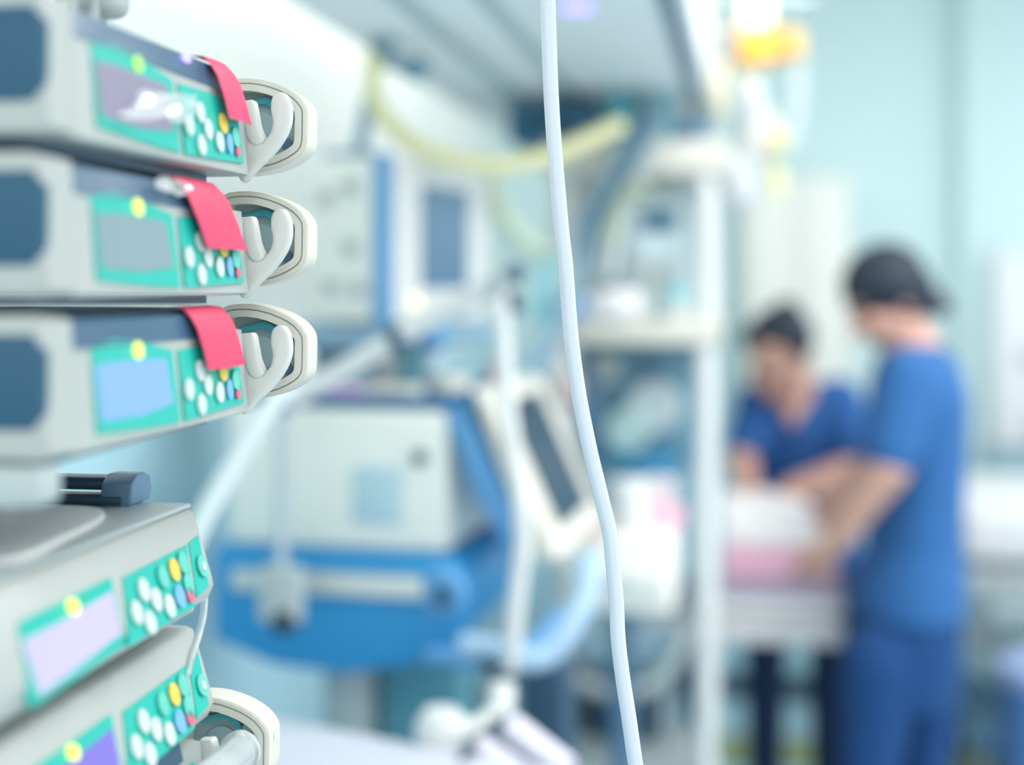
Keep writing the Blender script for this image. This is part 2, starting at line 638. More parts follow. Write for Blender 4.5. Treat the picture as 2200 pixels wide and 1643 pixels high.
film(p1, [(285, 195), (398, 205), (396, 262), (232, 252)], OU + Vector((0, 0, 1.536)), 3)
key(p1, 'indicator_light', .148, .0575, .12, emis('violet indicator', (176, 166, 255), 1.4), .006, .0022)
red_tag(p1, .192, .228, .030, .012)
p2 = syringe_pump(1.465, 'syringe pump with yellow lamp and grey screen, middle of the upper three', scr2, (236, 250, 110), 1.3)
film(p2, [(318, 382), (388, 392), (384, 424), (318, 412)], OU + Vector((0, 0, 1.465)), 5)
red_tag(p2, .158, .219, .026, .026)
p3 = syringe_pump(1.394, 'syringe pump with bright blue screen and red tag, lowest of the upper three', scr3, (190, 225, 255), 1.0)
red_tag(p3, .160, .217, .030, .010)

# lower tower: two volumetric pumps and a syringe pump under them
O4 = OL + Vector((0, 0, 1.288))


def volumetric_pump(z0, label, scr, led, led_e, top):
    t = thing('volumetric_pump', label, 'infusion pump', (OL.x, OL.y, z0), PRZ, 'volumetric pumps in the lower tower')
    lean = 0.30
    drop = -.012 if top else -.002
    b = MB()
    prof = [(0.005, -.004), (0.0016, 0.004), (.0030, .010), (.0143, .0470), (.019, .0490), (.15, .0490), (.15, drop), (.014, drop), (.013, max(-.004, drop))]
    b.prism([(-.034, y, z) for y, z in prof], (.270, 0, 0), .0030, 3)
    ho = b.build('housing', shell, t, ang=50)
    A = face_poly([(36, 1338), (236, 1240), (264, 1386), (68, 1519)], O4, lean, .0006)
    A = smooth_closed(A, 1)
    sp = MB().prism(A, (0, .003, 0)).build('screen_panel', teal, t)
    S = face_poly([(44, 1376), (112, 1343), (186, 1300), (236, 1270), (254, 1361), (82, 1494)], O4, lean, .0014)
    MB().prism(S, (0, .003, 0)).build('screen', scr, sp)
    K = face_poly([(262, 1240), (399, 1170), (417, 1301), (276, 1388)], O4, lean, .0006)
    kp = MB().prism(K, (0, .003, 0)).build('keypad', teal, t)
    B = face_poly([(404, 1166), (424, 1150), (447, 1258), (422, 1282)], O4, lean, .0006)
    dp = MB().prism(B, (0, .003, 0)).build('door_panel', teal, t)
    for x, y, m in ((302, 1266, white_k), (329, 1287, white_k), (287, 1315, white_k), (316, 1336, white_k), (358, 1301, white_k),
                    (344, 1238, teal_p), (387, 1208, teal_p), (368, 1223, yel_k), (380, 1280, blue_k), (399, 1254, teal_p)):
        s, yy, z = on_face(x, y, O4, lean)
        key(t, 'key', s, z, lean, m, .0057, .0062, parent=kp)
    s, yy, z = on_face(402, 1277, O4, lean)
    key(t, 'key', s, z, lean, red_k, .0042, parent=kp)
    s, yy, z = on_face(429, 1215, O4, lean)
    key(t, 'key', s, z, lean, teal_p, .0062, parent=dp)
    key(t, 'key_dot', s, z, lean, white_k, .0026, h=.0018, parent=dp)
    s, yy, z = on_face(148, 1302, O4, lean)
    key(t, 'status_light', s, z, lean, emis('status v ' + label[:14], led, led_e), .0034, .0034, h=.0022, parent=sp)
    if top:
        # seam line of the lid and the moulded lid
        m = MB()
        m.prism([(-.034, .017, .0490), (.236, .017, .0490), (.236, .15, .0490), (-.034, .15, .0490)], (0, 0, .0030), .0011, 3)
        lid = m.build('lid', shell2, t)
        m = MB()
        m.prism(smooth_closed([(x, y, .0515) for x, y in ((.03, .03), (.10, .028), (.17, .04), (.19, .07), (.17, .12), (.03, .13))], 4), (0, 0, .005), .002, 3)
        m.build('lid_bulge', white_p, lid)
    return t


p4 = volumetric_pump(1.288, 'volumetric pump with white-violet screen and yellow lamp under the dark handle', scr4, (240, 255, 90), 1.6, True)
p5 = volumetric_pump(1.218, 'volumetric pump with violet screen and a drip line over its keys', scr5, (150, 190, 255), .7, False)

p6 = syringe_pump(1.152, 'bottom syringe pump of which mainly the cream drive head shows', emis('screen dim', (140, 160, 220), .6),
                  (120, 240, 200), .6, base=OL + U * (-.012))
# loaded syringe barrel end in the bottom pump
sy = thing('syringe', 'clear syringe lying in the bottom pump beside its drive head', 'syringe', OL + Vector((0, 0, 1.147)), PRZ)
s_ = MB()
s_.lathe([(.0001, 0), (.0105, .0), (.0105, .085), (.0125, .086), (.0125, .089), (.0001, .089)], (.15, -.0135, .045), 28, Matrix.Rotation(math.pi / 2, 4, 'Y'))
s_.build('barrel', clear, sy)
s_ = MB()
s_.lathe([(.0001, 0), (.004, 0), (.004, .03), (.011, .031), (.009, .034), (.0001, .034)], (.237, -.0135, .045), 20, Matrix.Rotation(math.pi / 2, 4, 'Y'))
s_.build('plunger', shell2, sy)

# handle on the lower tower
hd = thing('carry_handle', 'dark slate carrying handle on top of the lower pump tower', 'handle', OL + Vector((0, 0, 1.340)), PRZ)
m = MB()
m.prism([(.216, .046, .0), (.244, .046, .0), (.247, .046, .007), (.245, .046, .015), (.237, .046, .018), (.226, .046, .018), (.218, .046, .013)], (0, .020, 0), .002, 3)
m.build('bracket', mat('slate blue handle', (104, 142, 172), .3), hd)
m = MB()
m.prism([(.218, .104, .0), (.244, .104, .0), (.244, .104, .014), (.222, .104, .014)], (0, .016, 0), .002, 3)
m.build('bracket', mat('slate blue handle', (104, 142, 172), .3), hd)
m = MB()
m.box((.231, .084, .0120), (.018, .058, .008), None, .003, 3)
m.build('grip', slate_d, hd)
m = MB()
m.box((.226, .084, .003), (.022, .064, .005), None, .001)
m.build('foot_plate', slate_d, hd)

# docking column that carries both towers
dk = thing('docking_column', 'pale grey docking column behind the pump tower', 'docking station', OU + Vector((0, 0, 0)), PRZ)
m = MB()
m.box((.11, .20, .855), (.26, .07, 1.71), None, .006)
m.build('column', shell2, dk)
m = MB()
m.box((-.004, .092, 1.3835), (.022, .176, .018), None, .004)
m.build('side_cheek', shell2, dk)
m = MB()
m.box((.11, .20, .03), (.44, .40, .06), None, .012)
m.build('foot', slate, dk)

# clip with loops on top of the uppermost pump
cl = thing('cable_clip', 'grey cable clip with two loops on the uppermost pump', 'clip', OU + Vector((0, 0, 1.6045)), PRZ)
m = MB()
m.box((.150, .060, .024), (.030, .035, .022), None, .008, 3)
m.box((.150, .060, .007), (.010, .012, .014))
m.build('body', shell2, cl)
for s in (.085, .118):
    m = MB()
    pts = [Vector((s + .013 * math.cos(a), .050, .013 + .013 * math.sin(a))) for a in [2 * math.pi * k / 20 for k in range(21)]]
    m.tube(pts, .0028, 8, 0)
    m.build('loop', shell2, cl)

# drip line hanging beside the lower tower
dl = MB().tube([P(440, 1275, .865), P(437, 1320, .86), P(425, 1370, .85), P(412, 1410, .835), P(395, 1470, .82), P(380, 1520, .83), P(372, 1700, .835)], .0021, 10).build('drip_line', clear)
tag(dl, 'thin clear drip line looping over the violet-screen pump', 'drip line')

# ------------------------------------------------------------------ the sharp tube in the middle
TP = [(1168, -330), (1173, -120), (1177, 0), (1180, 100), (1184, 200), (1190, 300), (1198, 400), (1207, 500), (1215, 570), (1224, 690), (1230, 750), (1244, 850),
      (1266, 960), (1284, 1036), (1309, 1140), (1316, 1200), (1324, 1287), (1328, 1372), (1338, 1456), (1351, 1540), (1366, 1643), (1392, 1800), (1410, 2040)]
tb = MB().tube([P(x, y, .885) for x, y in TP], .00475, 28, 6).build('oxygen_tube', tube_m)
tag(tb, 'milky white oxygen tube hanging in sharp focus across the view', 'tube')

# ------------------------------------------------------------------ near bed at the bottom edge
bd = thing('bed', 'near bed under a white sheet below the pump tower', 'bed', (-.02, 1.32, 0), -math.atan2(.485, .875))


def quad(A, B, w, z0, z1):
    A = Vector(A)
    B = Vector(B)
    d = (B - A).normalized()
    n = Vector((d.y, -d.x, 0)) * w
    return [A, B, B + n, A + n]


q = quad((-.36, 1.93, .80), (.34, 1.542, .80), .58, 0, 0)
MB().prism(q, (0, 0, .10), .03, 4).build('mattress', sheet_c, bd, True, 60)
q = quad((-.34, 1.91, .70), (.32, 1.55, .70), .54, 0, 0)
MB().prism(q, (0, 0, .10), .006).build('frame', shell2, bd, True)
for (x, y) in ((-.30, 1.86), (.28, 1.54), (.06, 1.12), (-.52, 1.44)):
    MB().lathe([(.02, 0), (.02, .72)], (x, y, 0), 14).build('leg', chrome, bd, True)

# ------------------------------------------------------------------ ventilator beside the bed
VC = Vector((-.094, 2.05, 0))
vrz = -math.atan2(.225, .974)
ve = thing('ventilator', 'large beige and blue ventilator on a pedestal beside the near bed', 'ventilator', VC, vrz)
m = MB()
m.box((-.170, .20, 1.187), (.34, .40, .206), None, .012, 3)
bdy = m.build('body', beige, ve)
m = MB()
m.box((-.105, -.002, 1.165), (.075, .006, .085), None, .002)
m.build('vent_plate', mat('pale blue label', (178, 208, 218), .5), bdy)
m = MB()
m.lathe([(.0001, .010), (.010, .010), (.011, 0), (.011, -.004)], (-.040, 0, 1.222), 20, Matrix.Rotation(math.pi / 2, 4, 'X'))
m.build('knob', navy, bdy)
# blue chassis with its rounded belly
m = MB()
prof = [(-.355, 1.083), (.012, 1.083), (.030, 1.06), (.032, .995), (.010, .955), (-.05, .925), (-.15, .906), (-.26, .912), (-.355, .945)]
m.prism([(x, -.02, z) for x, z in prof], (0, .44, 0), .01, 3)
m.build('chassis', blue_e, ve)
m = MB()
m.lathe([(.0001, .016), (.030, .016), (.036, .006), (.036, 0)], (.0, -.02, 1.035), 28, Matrix.Rotation(math.pi / 2, 4, 'X'))
bs = m.build('socket', blue_l, ve)
m = MB()
m.lathe([(.0001, .021), (.014, .021), (.014, .01)], (.004, -.02, 1.03), 20, Matrix.Rotation(math.pi / 2, 4, 'X'))
m.build('socket_hole', navy, bs)
m = MB()
m.tube([(-.02, -.03, .945), (.05, -.04, .945), (.10, -.03, .945), (.115, .03, .945), (.115, .25, .945)], .013, 14)
m.build('push_bar', blue_l, ve)
# metal side rail
m = MB()
m.box((-.17, -.042, 1.042), (.29, .010, .030), None, .003)
m.box((-.30, -.03, 1.042), (.02, .03, .02))
m.box((-.045, -.03, 1.042), (.02, .03, .02))
m.build('side_rail', mat('satin rail', (204, 212, 206), .35, metal=.2), ve)
# console: blue shell and tilted white panel with a dark display
m = MB()
shellp = [(-.006, 1.292), (.018, 1.300), (.046, 1.262), (.080, 1.19), (.128, 1.095), (.110, 1.082), (.07, 1.12), (.03, 1.19), (.008, 1.25)]
m.prism([(x, .004, z) for x, z in shellp], (0, .36, 0), .004, 3)
m.build('console_shell', blue_l, ve)
m = MB()
nx, nz = .91, .415
pan = [(.038, 1.322), (.062, 1.312), (.165, 1.085), (.150, 1.075), (.128, 1.083)]
m.prism([(x, -.006, z) for x, z in pan], (0, .40, 0), .006, 3)
pn = m.build('console_panel', cream, ve)
a = Vector((.062, 0, 1.312))
b = Vector((.165, 0, 1.085))
nrm = Vector((nx, 0, nz)).normalized()


def onpan(f, y, off):
    p = a.lerp(b, f) + nrm * off
    return Vector((p.x, y, p.z))


m = MB()
m.prism([onpan(.06, .07, -.002), onpan(.86, .07, -.002), onpan(.86, .31, -.002), onpan(.06, .31, -.002)], nrm * .005)
m.build('display', glass_k, pn)
m = MB()
m.box((.084, .075, 1.290), (.042, .10, .020), None, .006, 3)
m.build('handle', black_b, pn)
# pedestal
m = MB()
m.box((-.184, .14, .47), (.060, .16, .90), None, .015, 3)
m.build('pedestal', shell2, ve)
m = MB()
m.box((-.085, .19, .50), (.13, .10, .86), None, .01, 3)
m.build('pedestal_cover', mat('teal enamel', (96, 160, 176), .5), ve)
m = MB()
m.box((.125, .12, .47), (.07, .08, .88), None, .01, 3)
m.build('cable_column', slate_d, ve)
m = MB()
m.box((-.15, .18, .075), (.46, .44, .05), None, .02, 3)
m.build('foot', slate, ve)
for x in (-.33, .03):
    for y in (.0, .36):
        MB().lathe([(.03, -.012), (.03, .012)], (x, y, .03), 18, Matrix.Rotation(math.pi / 2, 4, 'Y')).build('caster', black_b, ve)

# rail clamp with the jointed arm that carries the breathing tubes
ar = thing('support_arm', 'jointed white tube support arm clamped to the ventilator rail', 'support arm', P(604, 1300, 1.98), vrz)
m = MB()
m.box(P(604, 1276, 1.985), (.062, .030, .078), Matrix.Rotation(vrz, 4, 'Z'), .008, 3)
m.build('clamp', shell2, ar, True)
m = MB()
m.lathe([(.0001, 0), (.018, 0), (.018, .018), (.01, .03)], P(612, 1356, 1.975), 18)
m.build('clamp_knob', black_b, ar, True)
MB().tube([P(605, 1230, 1.98), P(607, 880, 1.98)], .0095, 14, 0).build('post', chrome, ar, True)
MB().ell(P(612, 868, 1.98), .016).build('joint', slate, ar, True)
MB().tube([P(612, 866, 1.98), P(850, 728, 1.96)], .014, 14, 0).build('lower_rod', white_p, ar, True)
MB().ell(P(858, 722, 1.955), (.020, .018, .022)).build('joint', navy, ar, True)
MB().tube([P(866, 716, 1.95), P(1055, 618, 1.92)], .015, 14, 0).build('upper_rod', white_p, ar, True)
m = MB()
m.box(P(1080, 612, 1.915), (.040, .034, .040), None, .008, 3)
m.build('tube_holder', shell2, ar, True)
MB().ell(P(1108, 586, 1.905), .013).build('joint', navy, ar, True)
MB().ell(P(1104, 646, 1.905), (.010, .011, .018), Matrix.Rotation(-.4, 4, 'Y')).build('joint', navy, ar, True)

bh = MB().tube([P(1072, 632, 1.90), P(1080, 720, 1.90), P(1088, 850, 1.89), P(1100, 950, 1.88), P(1118, 1080, 1.87), P(1124, 1170, 1.87),
                P(1112, 1270, 1.87), P(1103, 1380, 1.87), P(1100, 1440, 1.87)], .0125, 16, 12, ribs=.10).build('breathing_hose', white_p)
tag(bh, 'white breathing hose hanging from the support arm in front of the console', 'hose')
bh2 = MB().tube([P(1262, 1195, 1.92), P(1262, 1260, 1.90), P(1235, 1330, 1.88), P(1190, 1395, 1.87), P(1140, 1418, 1.87), P(1090, 1400, 1.90), P(1000, 1385, 1.95)], .0165, 16, 10, ribs=.08).build('breathing_hose', hose_b)
tag(bh2, 'light blue breathing hose sagging below the console', 'hose')
dh = MB().tube([P(400, 1190, 1.62), P(440, 1105, 1.64), P(500, 1000, 1.67), P(556, 905, 1.70), P(630, 812, 1.76), P(655, 760, 1.85)], .0125, 14, 8).build('breathing_hose', mat('pale hose', (208, 222, 224), .5))
tag(dh, 'pale hose running diagonally between pump tower and ventilator', 'hose')

# cables and a white hose near the bottom centre, on the bed end
cb = MB().tube([P(1040, 1415, 1.86), P(1075, 1460, 1.84), P(1082, 1520, 1.82), P(1050, 1580, 1.78), P(1010, 1620, 1.74), P(985, 1655, 1.70)], .009, 12).build('cable', black_b)
tag(cb, 'dark cable dropping onto the near bed corner', 'cable')
cb = MB().tube([P(1030, 1575, 1.78), P(1060, 1600, 1.76), P(1100, 1640, 1.74), P(1130, 1680, 1.72)], .008, 12).build('cable', black_b)
tag(cb, 'short dark cable crossing the bed corner between white hoses', 'cable')
wh = MB().tube([P(1078, 1470, 1.84), P(1072, 1530, 1.82), P(1030, 1568, 1.80), P(985, 1572, 1.79)], .017, 14).build('suction_hose', white_p)
tag(wh, 'white hose curving down to a round white cup', 'hose')
m = MB()
m.lathe([(.0001, .03), (.022, .028), (.033, .012), (.033, -.014), (.024, -.028), (.0001, -.03)], P(948, 1572, 1.79), 24)
tag(m.build('resuscitation_mask', white_p), 'round white cup at the end of the white hose', 'mask')
for k, (x0, y0, x1, y1, lb) in enumerate(((1100, 1560, 1220, 1655, 'upper pale pink-white roll lying at the corner of the near bed'),
                                          (1030, 1605, 1140, 1680, 'lower pale pink-white roll lying at the corner of the near bed'))):
    o = MB().tube([P(x0, y0, 1.76), P(x1, y1, 1.70)], .016, 16, 0).build('dressing_roll', mat('pinkish white cloth', (234, 228, 240), .8))
    tag(o, lb, 'dressing roll', 'rolls on the near bed')

# tray and clutter on the ventilator
tr = thing('instrument_tray', 'deep blue tray on top of the beige ventilator', 'tray', VC + Vector((0, 0, 1.29)), vrz)
m = MB()
m.box((-.155, .18, .006), (.30, .34, .012), None, .005)
m.build('tray_floor', blue_d, tr)
for c, s in (((-.155, .012, .012), (.30, .010, .018)), ((-.155, .348, .012), (.30, .010, .018)), ((-.303, .18, .012), (.010, .34, .018)), ((-.007, .18, .012), (.010, .34, .018))):
    MB().box(c, s, None, .003).build('tray_rim', blue_d, tr)


def lump(name, label, cat, px, py, D, size, m_, bev=.3, rz=0.0, group=None):
    b_ = min(size) * bev
    o = MB().box(P(px, py, D), size, Matrix.Rotation(vrz + rz, 4, 'Z'), b_, 3).build(name, m_)
    return tag(o, label, cat, group)


lump('packet', 'pink packet lying on the blue tray', 'packet', 742, 852, 2.16, (.075, .06, .030), mat('pink wrap', (214, 178, 214), .5), .3)
lump('packet', 'cream packet lying on the blue tray beside the pink one', 'packet', 845, 850, 2.16, (.085, .07, .032), cream, .3)
lump('packet', 'pale aqua packet at the back of the blue tray', 'packet', 742, 815, 2.30, (.09, .05, .050), mat('pale aqua wrap', (176, 220, 230), .4), .25)
m = MB()
c = P(968, 836, 2.26)
m.lathe([(.0001, 0), (.034, 0), (.038, .01), (.036, .05), (.026, .066), (.0001, .070)], c - Vector((0, 0, .045)), 24)
tag(m.build('cup', cream), 'round cream cup on the ventilator by the console', 'cup')
for px, py, mm, lb in ((828, 790, white_p, 'small white bottle standing behind the cream packet'), (884, 778, mat('teal bottle plastic', (120, 186, 196), .4), 'small teal bottle standing beside the white bottle'),
                       (925, 800, mat('pale blue plastic', (182, 208, 224), .4), 'pale blue bottle next to the cream cup')):
    b_ = thing('bottle', lb, 'bottle', P(px, py + 42, 2.30))
    MB().lathe([(.0001, 0), (.019, 0), (.020, .004), (.020, .062), (.010, .072)], (0, 0, -.004), 20).build('body', mm, b_)
    MB().lathe([(.010, .070), (.011, .070), (.011, .086), (.0001, .086)], (0, 0, -.004), 18).build('cap', white_p, b_)

# ------------------------------------------------------------------ ventilator monitor on the wall shelf
MC = Vector((-.2016, 2.20, 0))
mrz = -math.atan2(.4, .917)
S_ = 1.0
mo = thing('ventilator_monitor', 'beige monitor unit with blue edge and slate screen on the grey shelf', 'monitor', MC + Vector((0, 0, 1.410)), mrz)
# local x runs right along the left-facing side (negative), local y runs along the screen side
m = MB()
m.box((-.066, .185, .132), (.132, .37, .26), None, .010, 3)
m.build('body', beige, mo)
m = MB()
m.box((-.004, .008, .132), (.026, .020, .268), None, .004)
m.build('edge_strip', blue_l, mo)
m = MB()
m.box((.004, .196, .132), (.016, .352, .262), None, .006, 3)
fr = m.build('screen_frame', white_p, mo)
m = MB()
m.box((.0125, .196, .140), (.004, .174, .168))
m.build('screen', glassy, fr)
p = MB()
p.lathe([(.0001, .004), (.010, .004), (.010, -.002)], (.0125, .085, .036), 18, Matrix.Rotation(math.pi / 2, 4, 'Y'))
p.build('status_light', emis('monitor lamp', (244, 246, 170), 1.6), fr)
for x, z in ((-.10, .20), (-.055, .215), (-.055, .12), (-.09, .06), (-.04, .055)):
    m = MB()
    m.lathe([(.0001, .012), (.012, .012), (.014, 0)], (x, .002, z), 18, Matrix.Rotation(math.pi / 2, 4, 'X'))
    m.build('port', shell2, mo)
m = MB()
m.box((-.085, .05, .270), (.07, .06, .012), None, .003)
m.build('top_clamp', grey_b, mo)

# wall shelf
sh = thing('wall_shelf', 'grey wall shelf carrying the beige monitor', 'shelf', MC + Vector((0, 0, 1.39)), mrz)
m = MB()
m.box((-.10, .19, .0), (.26, .44, .036), None, .006)
m.build('board', grey_b, sh)
m = MB()
q = MC + Vector((-.07, .15, 0))
aa = q.dot(V)
rbox(m, WA + .0, aa - .0, q.dot(U) - .03, q.dot(U) + .05, 1.34, 1.374)
m.build('bracket', grey_b, sh, True)
m = MB()
m.ell(P(932, 722, 2.26), (.024, .02, .024))
m.build('clamp_knob', blue_l, sh, True)

# hanger on the beam with pole, yellow hose swag
hg = thing('ceiling_hanger', 'grey jointed hanger under the ceiling beam holding the yellow hose', 'hanger', P(815, 100, 2.30))
MB().tube([P(822, 66, 2.32), P(806, 130, 2.30), P(790, 230, 2.28), P(766, 345, 2.26)], .012, 12).build('rod', grey_b, hg, True)
MB().ell(P(822, 94, 2.30), (.022, .022, .026)).build('joint', mat('dusky blue plastic', (110, 150, 168), .5), hg, True)
MB().tube([P(822, 128, 2.30), P(855, 140, 2.30), P(886, 150, 2.30)], .012, 12).build('arm', grey_b, hg, True)
MB().ell(P(892, 148, 2.30), (.026, .022, .020)).build('joint', MATS['dusky blue plastic'], hg, True)
MB().tube([P(822, 60, 2.32), P(822, 60, 2.32) + Vector((0, 0, .03))], .014, 12, 0).build('mount', grey_b, hg, True)

yh = MB().tube([P(800, 120, 2.27), P(803, 200, 2.26), P(830, 255, 2.26), P(890, 310, 2.27), P(970, 342, 2.30), P(1050, 353, 2.34), P(1120, 348, 2.38), P(1190, 330, 2.42),
                P(1260, 300, 2.46), P(1335, 268, 2.5)], .0150, 16, 8, ribs=.06).build('gas_hose', yel_h)
tag(yh, 'yellow gas hose swagged below the ceiling beam', 'hose')
yh2 = MB().tube([P(1060, 352, 2.62), P(1062, 420, 2.62), P(1085, 470, 2.62), P(1125, 518, 2.72), P(1200, 556, 2.93)], .020, 16, 8).build('gas_hose', yel_g)
tag(yh2, 'pale green-yellow hose dropping behind the beige monitor', 'hose')

# ------------------------------------------------------------------ ceiling supply beam
bm_ = thing('supply_beam', 'grey supply beam hung from the ceiling over the equipment', 'ceiling beam', R(-.38, 2.4, 1.87), ROOM_RZ)
B0, B1 = 1.25, 3.72
m = MB()
rbox(m, -.640, -.130, B0, B1, 1.882, 2.12, .004)
m.build('casing', beam_m, bm_, True)
for a0, a1 in ((-.640, -.505), (-.465, -.385), (-.350, -.135)):
    m = MB()
    rbox(m, a0, a1, B0, B1, 1.870, 1.886, .003)
    m.build('underside_panel', beam_m, bm_, True)
for a0, a1 in ((-.505, -.465), (-.385, -.350)):
    m = MB()
    rbox(m, a0, a1, B0, B1, 1.876, 1.884)
    m.build('groove', groove_m, bm_, True)
m = MB()
rbox(m, -.132, -.100, B0, B1, 1.885, 2.10)
m.build('side_channel', slate, bm_, True)
m = MB()
rbox(m, -.102, -.082, B0, B1, 1.868, 2.12, .004)
m.build('side_rail', beam_m, bm_, True)
for b in (1.7, 3.3):
    m = MB()
    rbox(m, -.45, -.33, b - .06, b + .06, 2.12, CEIL)
    m.build('drop_column', beam_m, bm_, True)
m = MB()
pc = P(1240, 8, 2.03)
m.lathe([(.0001, -.004), (.020, -.004), (.022, .004)], (pc.x, pc.y, 1.868), 24)
bl = m.build('indicator_light', emis('violet lamp', (168, 150, 255), 1.7), bm_, True)
bl['label'] = 'glowing violet lamp'

# ------------------------------------------------------------------ equipment rack
DR = 2.9
rk = thing('equipment_rack', 'white equipment rack with tall posts between ventilator and cot', 'rack', P(1400, 615, DR) - Vector((0, 0, H)), ROOM_RZ)
rx0, rx1 = -.10, .395    # world x at DR for left / right posts
post_r = .0215
PO = [(P(1515, 0, DR).x, DR), (P(1170, 0, DR + .06).x, DR + .06)]
cornr = Vector((PO[0][0], PO[0][1], 0))
wdt = .30
dep = .36
for (i, j) in ((0, 0), (1, 0), (0, 1), (1, 1)):
    q = cornr - V * wdt * i + U * dep * j
    MB().lathe([(post_r, .06), (post_r, 1.70)], q, 16).build('post', white_p, rk, True)
    MB().lathe([(.03, -.014), (.03, .014)], q + Vector((0, 0, .03)), 18, Matrix.Rotation(math.pi / 2, 4, 'Y')).build('caster', black_b, rk, True)


def slab(a0, a1, b0, b1, z0, z1, name, mm, bev=.006):
    """board in rack coordinates measured from the near right post"""
    a = cornr.dot(V)
    b = cornr.dot(U)
    mb = MB()
    rbox(mb, a + a0, a + a1, b + b0, b + b1, z0, z1, bev)
    return mb.build(name, mm, rk, True)


slab(-wdt - .03, .045, -.03, dep + .03, 1.700, 1.768, 'top_beam', cream)
slab(-wdt - .02, .03, -.03, dep + .02, 1.352, 1.402, 'shelf', cream)
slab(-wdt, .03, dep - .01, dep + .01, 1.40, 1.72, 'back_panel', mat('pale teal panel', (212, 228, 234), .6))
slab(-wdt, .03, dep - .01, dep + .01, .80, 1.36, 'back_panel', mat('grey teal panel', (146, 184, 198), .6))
slab(-wdt - .01, .02, -.01, dep + .01, .42, .46, 'lower_shelf', shell2)
slab(-wdt - .01, .02, -.01, dep + .01, .10, .14, 'foot_frame', slate)

# drawer unit standing at the front of the rack, with things on it
du = thing('drawer_unit', 'ivory drawer unit in front of the rack posts', 'drawer unit', P(1360, 615, 2.62) - Vector((0, 0, H)), ROOM_RZ)
c0 = P(1350, 1235, 2.62)
m = MB()
m.box((c0.x, c0.y + .12, c0.z), (.205, .26, .140), RZ, .012, 3)
ivory = mat('ivory enamel', (244, 243, 234), .45)
m.build('cabinet', ivory, du, True)
m = MB()
m.box((c0.x - .022, c0.y - .008 - .002, c0.z), (.185, .012, .050), RZ, .003)
dr = m.build('drawer', ivory, du, True)
m = MB()
m.box((c0.x - .022, c0.y - .018, c0.z), (.06, .012, .008), RZ, .002)
m.build('handle', white_p, dr)
dr.children[0].data.transform(INV[du]) if dr.children else None
m = MB()
m.box((c0.x, c0.y + .14, c0.z / 2 - .03), (.045, .05, c0.z - .16 + .06), RZ, .01)
m.build('pedestal', slate, du, True)
m = MB()
m.box((c0.x, c0.y + .10, .04), (.26, .24, .06), RZ, .015)
m.build('foot', slate, du, True)


def on_unit(name, label, cat, px, D, h, mk, group=None):
    o = mk(P(px, 0, D).x, D, c0.z + .07)
    return tag(o, label, cat, group)


m = MB()
q = P(1350, 0, 2.68)
m.lathe([(.0001, 0), (.036, 0), (.038, .005), (.038, .092), (.034, .098), (.0001, .10)], (q.x, q.y, c0.z + .07), 24)
tag(m.build('canister', white_p), 'white cylindrical canister on the cream drawer unit', 'canister')
m = MB()
q = P(1425, 0, 2.74)
m.box((q.x, q.y, c0.z + .07 + .018), (.075, .06, .036), RZ, .004)
tag(m.build('glove_box', pink_c), 'pink box on the drawer unit near the rack post', 'box')
m = MB()
q = P(1420, 0, 2.80)
m.box((q.x, q.y + .03, c0.z + .07 + .04), (.06, .05, .08), RZ, .004)
tag(m.build('carton', mat('pale carton', (224, 216, 220), .7)), 'pale carton behind the pink box on the drawer unit', 'box')
m = MB()
q = P(1276, 0, 2.64)
m.box((q.x, q.y, c0.z + .07 + .016), (.026, .05, .032), RZ, .006)
tag(m.build('dressing_pack', mat('salmon wrap', (226, 196, 192), .6)), 'small salmon pack beside the canister', 'packet')

# units on top of the rack
TZ = 1.768


def topbox(name, label, cat, px0, px1, z1, D, depth, mm, sub=None, z0=TZ):
    xa, xb = P(px0, 0, D).x, P(px1, 0, D).x
    t = thing(name, label, cat, ((xa + xb) / 2, D + depth / 2, z0), ROOM_RZ)
    MB().box((0, 0, (z1 - z0) / 2), (xb - xa, depth, z1 - z0), None, .006, 3).build('casing', mm, t)
    if sub:
        MB().box((0, -depth / 2 - .001, (z1 - z0) / 2), ((xb - xa) * .7, .004, (z1 - z0) * .55)).build('front_panel', sub, t)
    return t


topbox('control_box', 'dark blue control box on the left of the rack top', 'control unit', 1108, 1300, 1.850, 2.94, .22, mat('mid navy casing', (52, 108, 138), .5), navy)
topbox('control_box', 'teal control box on the middle of the rack top', 'control unit', 1316, 1382, 1.866, 2.90, .20, mat('teal casing', (92, 164, 186), .5), teal_d)
topbox('control_box', 'taller teal control box on the rack top by the amber bags', 'control unit', 1408, 1458, 1.880, 2.90, .20, mat('pale teal casing', (120, 184, 194), .5), grey_b)
topbox('control_box', 'low slate control box on the right end of the rack top', 'control unit', 1462, 1535, 1.812, 2.90, .20, slate)

# patient module and things on the middle shelf
MZ = 1.402
t = topbox('patient_module', 'pale grey patient module with a small dark display on the rack shelf', 'monitor', 1368, 1482, 1.655, 2.96, .16, mat('pale blue grey casing', (206, 224, 230), .5), None, MZ)
MB().box((.005, -.083, .205), (.074, .008, .042), None, .004).build('display', mat('teal display glass', (44, 102, 128), .3), t)
MB().box((.0, -.084, .09), (.08, .006, .07), None, .003).build('connector_panel', shell2, t)
m = MB()
for i, (px, D, lb, sz, mm) in enumerate(((1330, 2.93, 'white folded towel on the rack shelf', (.085, .09, .062), white_c),
                                         (1278, 2.95, 'second white folded towel on the shelf, near the hoses', (.06, .09, .048), white_c))):
    q = P(px, 0, D)
    o = MB().box((q.x, q.y, MZ + sz[2] / 2), sz, RZ, .018, 4).build('folded_towel', mm)
    tag(o, lb, 'towel', 'towels on the rack shelf')
b_ = thing('bottle', 'aqua-capped white bottle at the right of the rack shelf', 'bottle', (P(1455, 0, 2.91).x, 2.91, MZ))
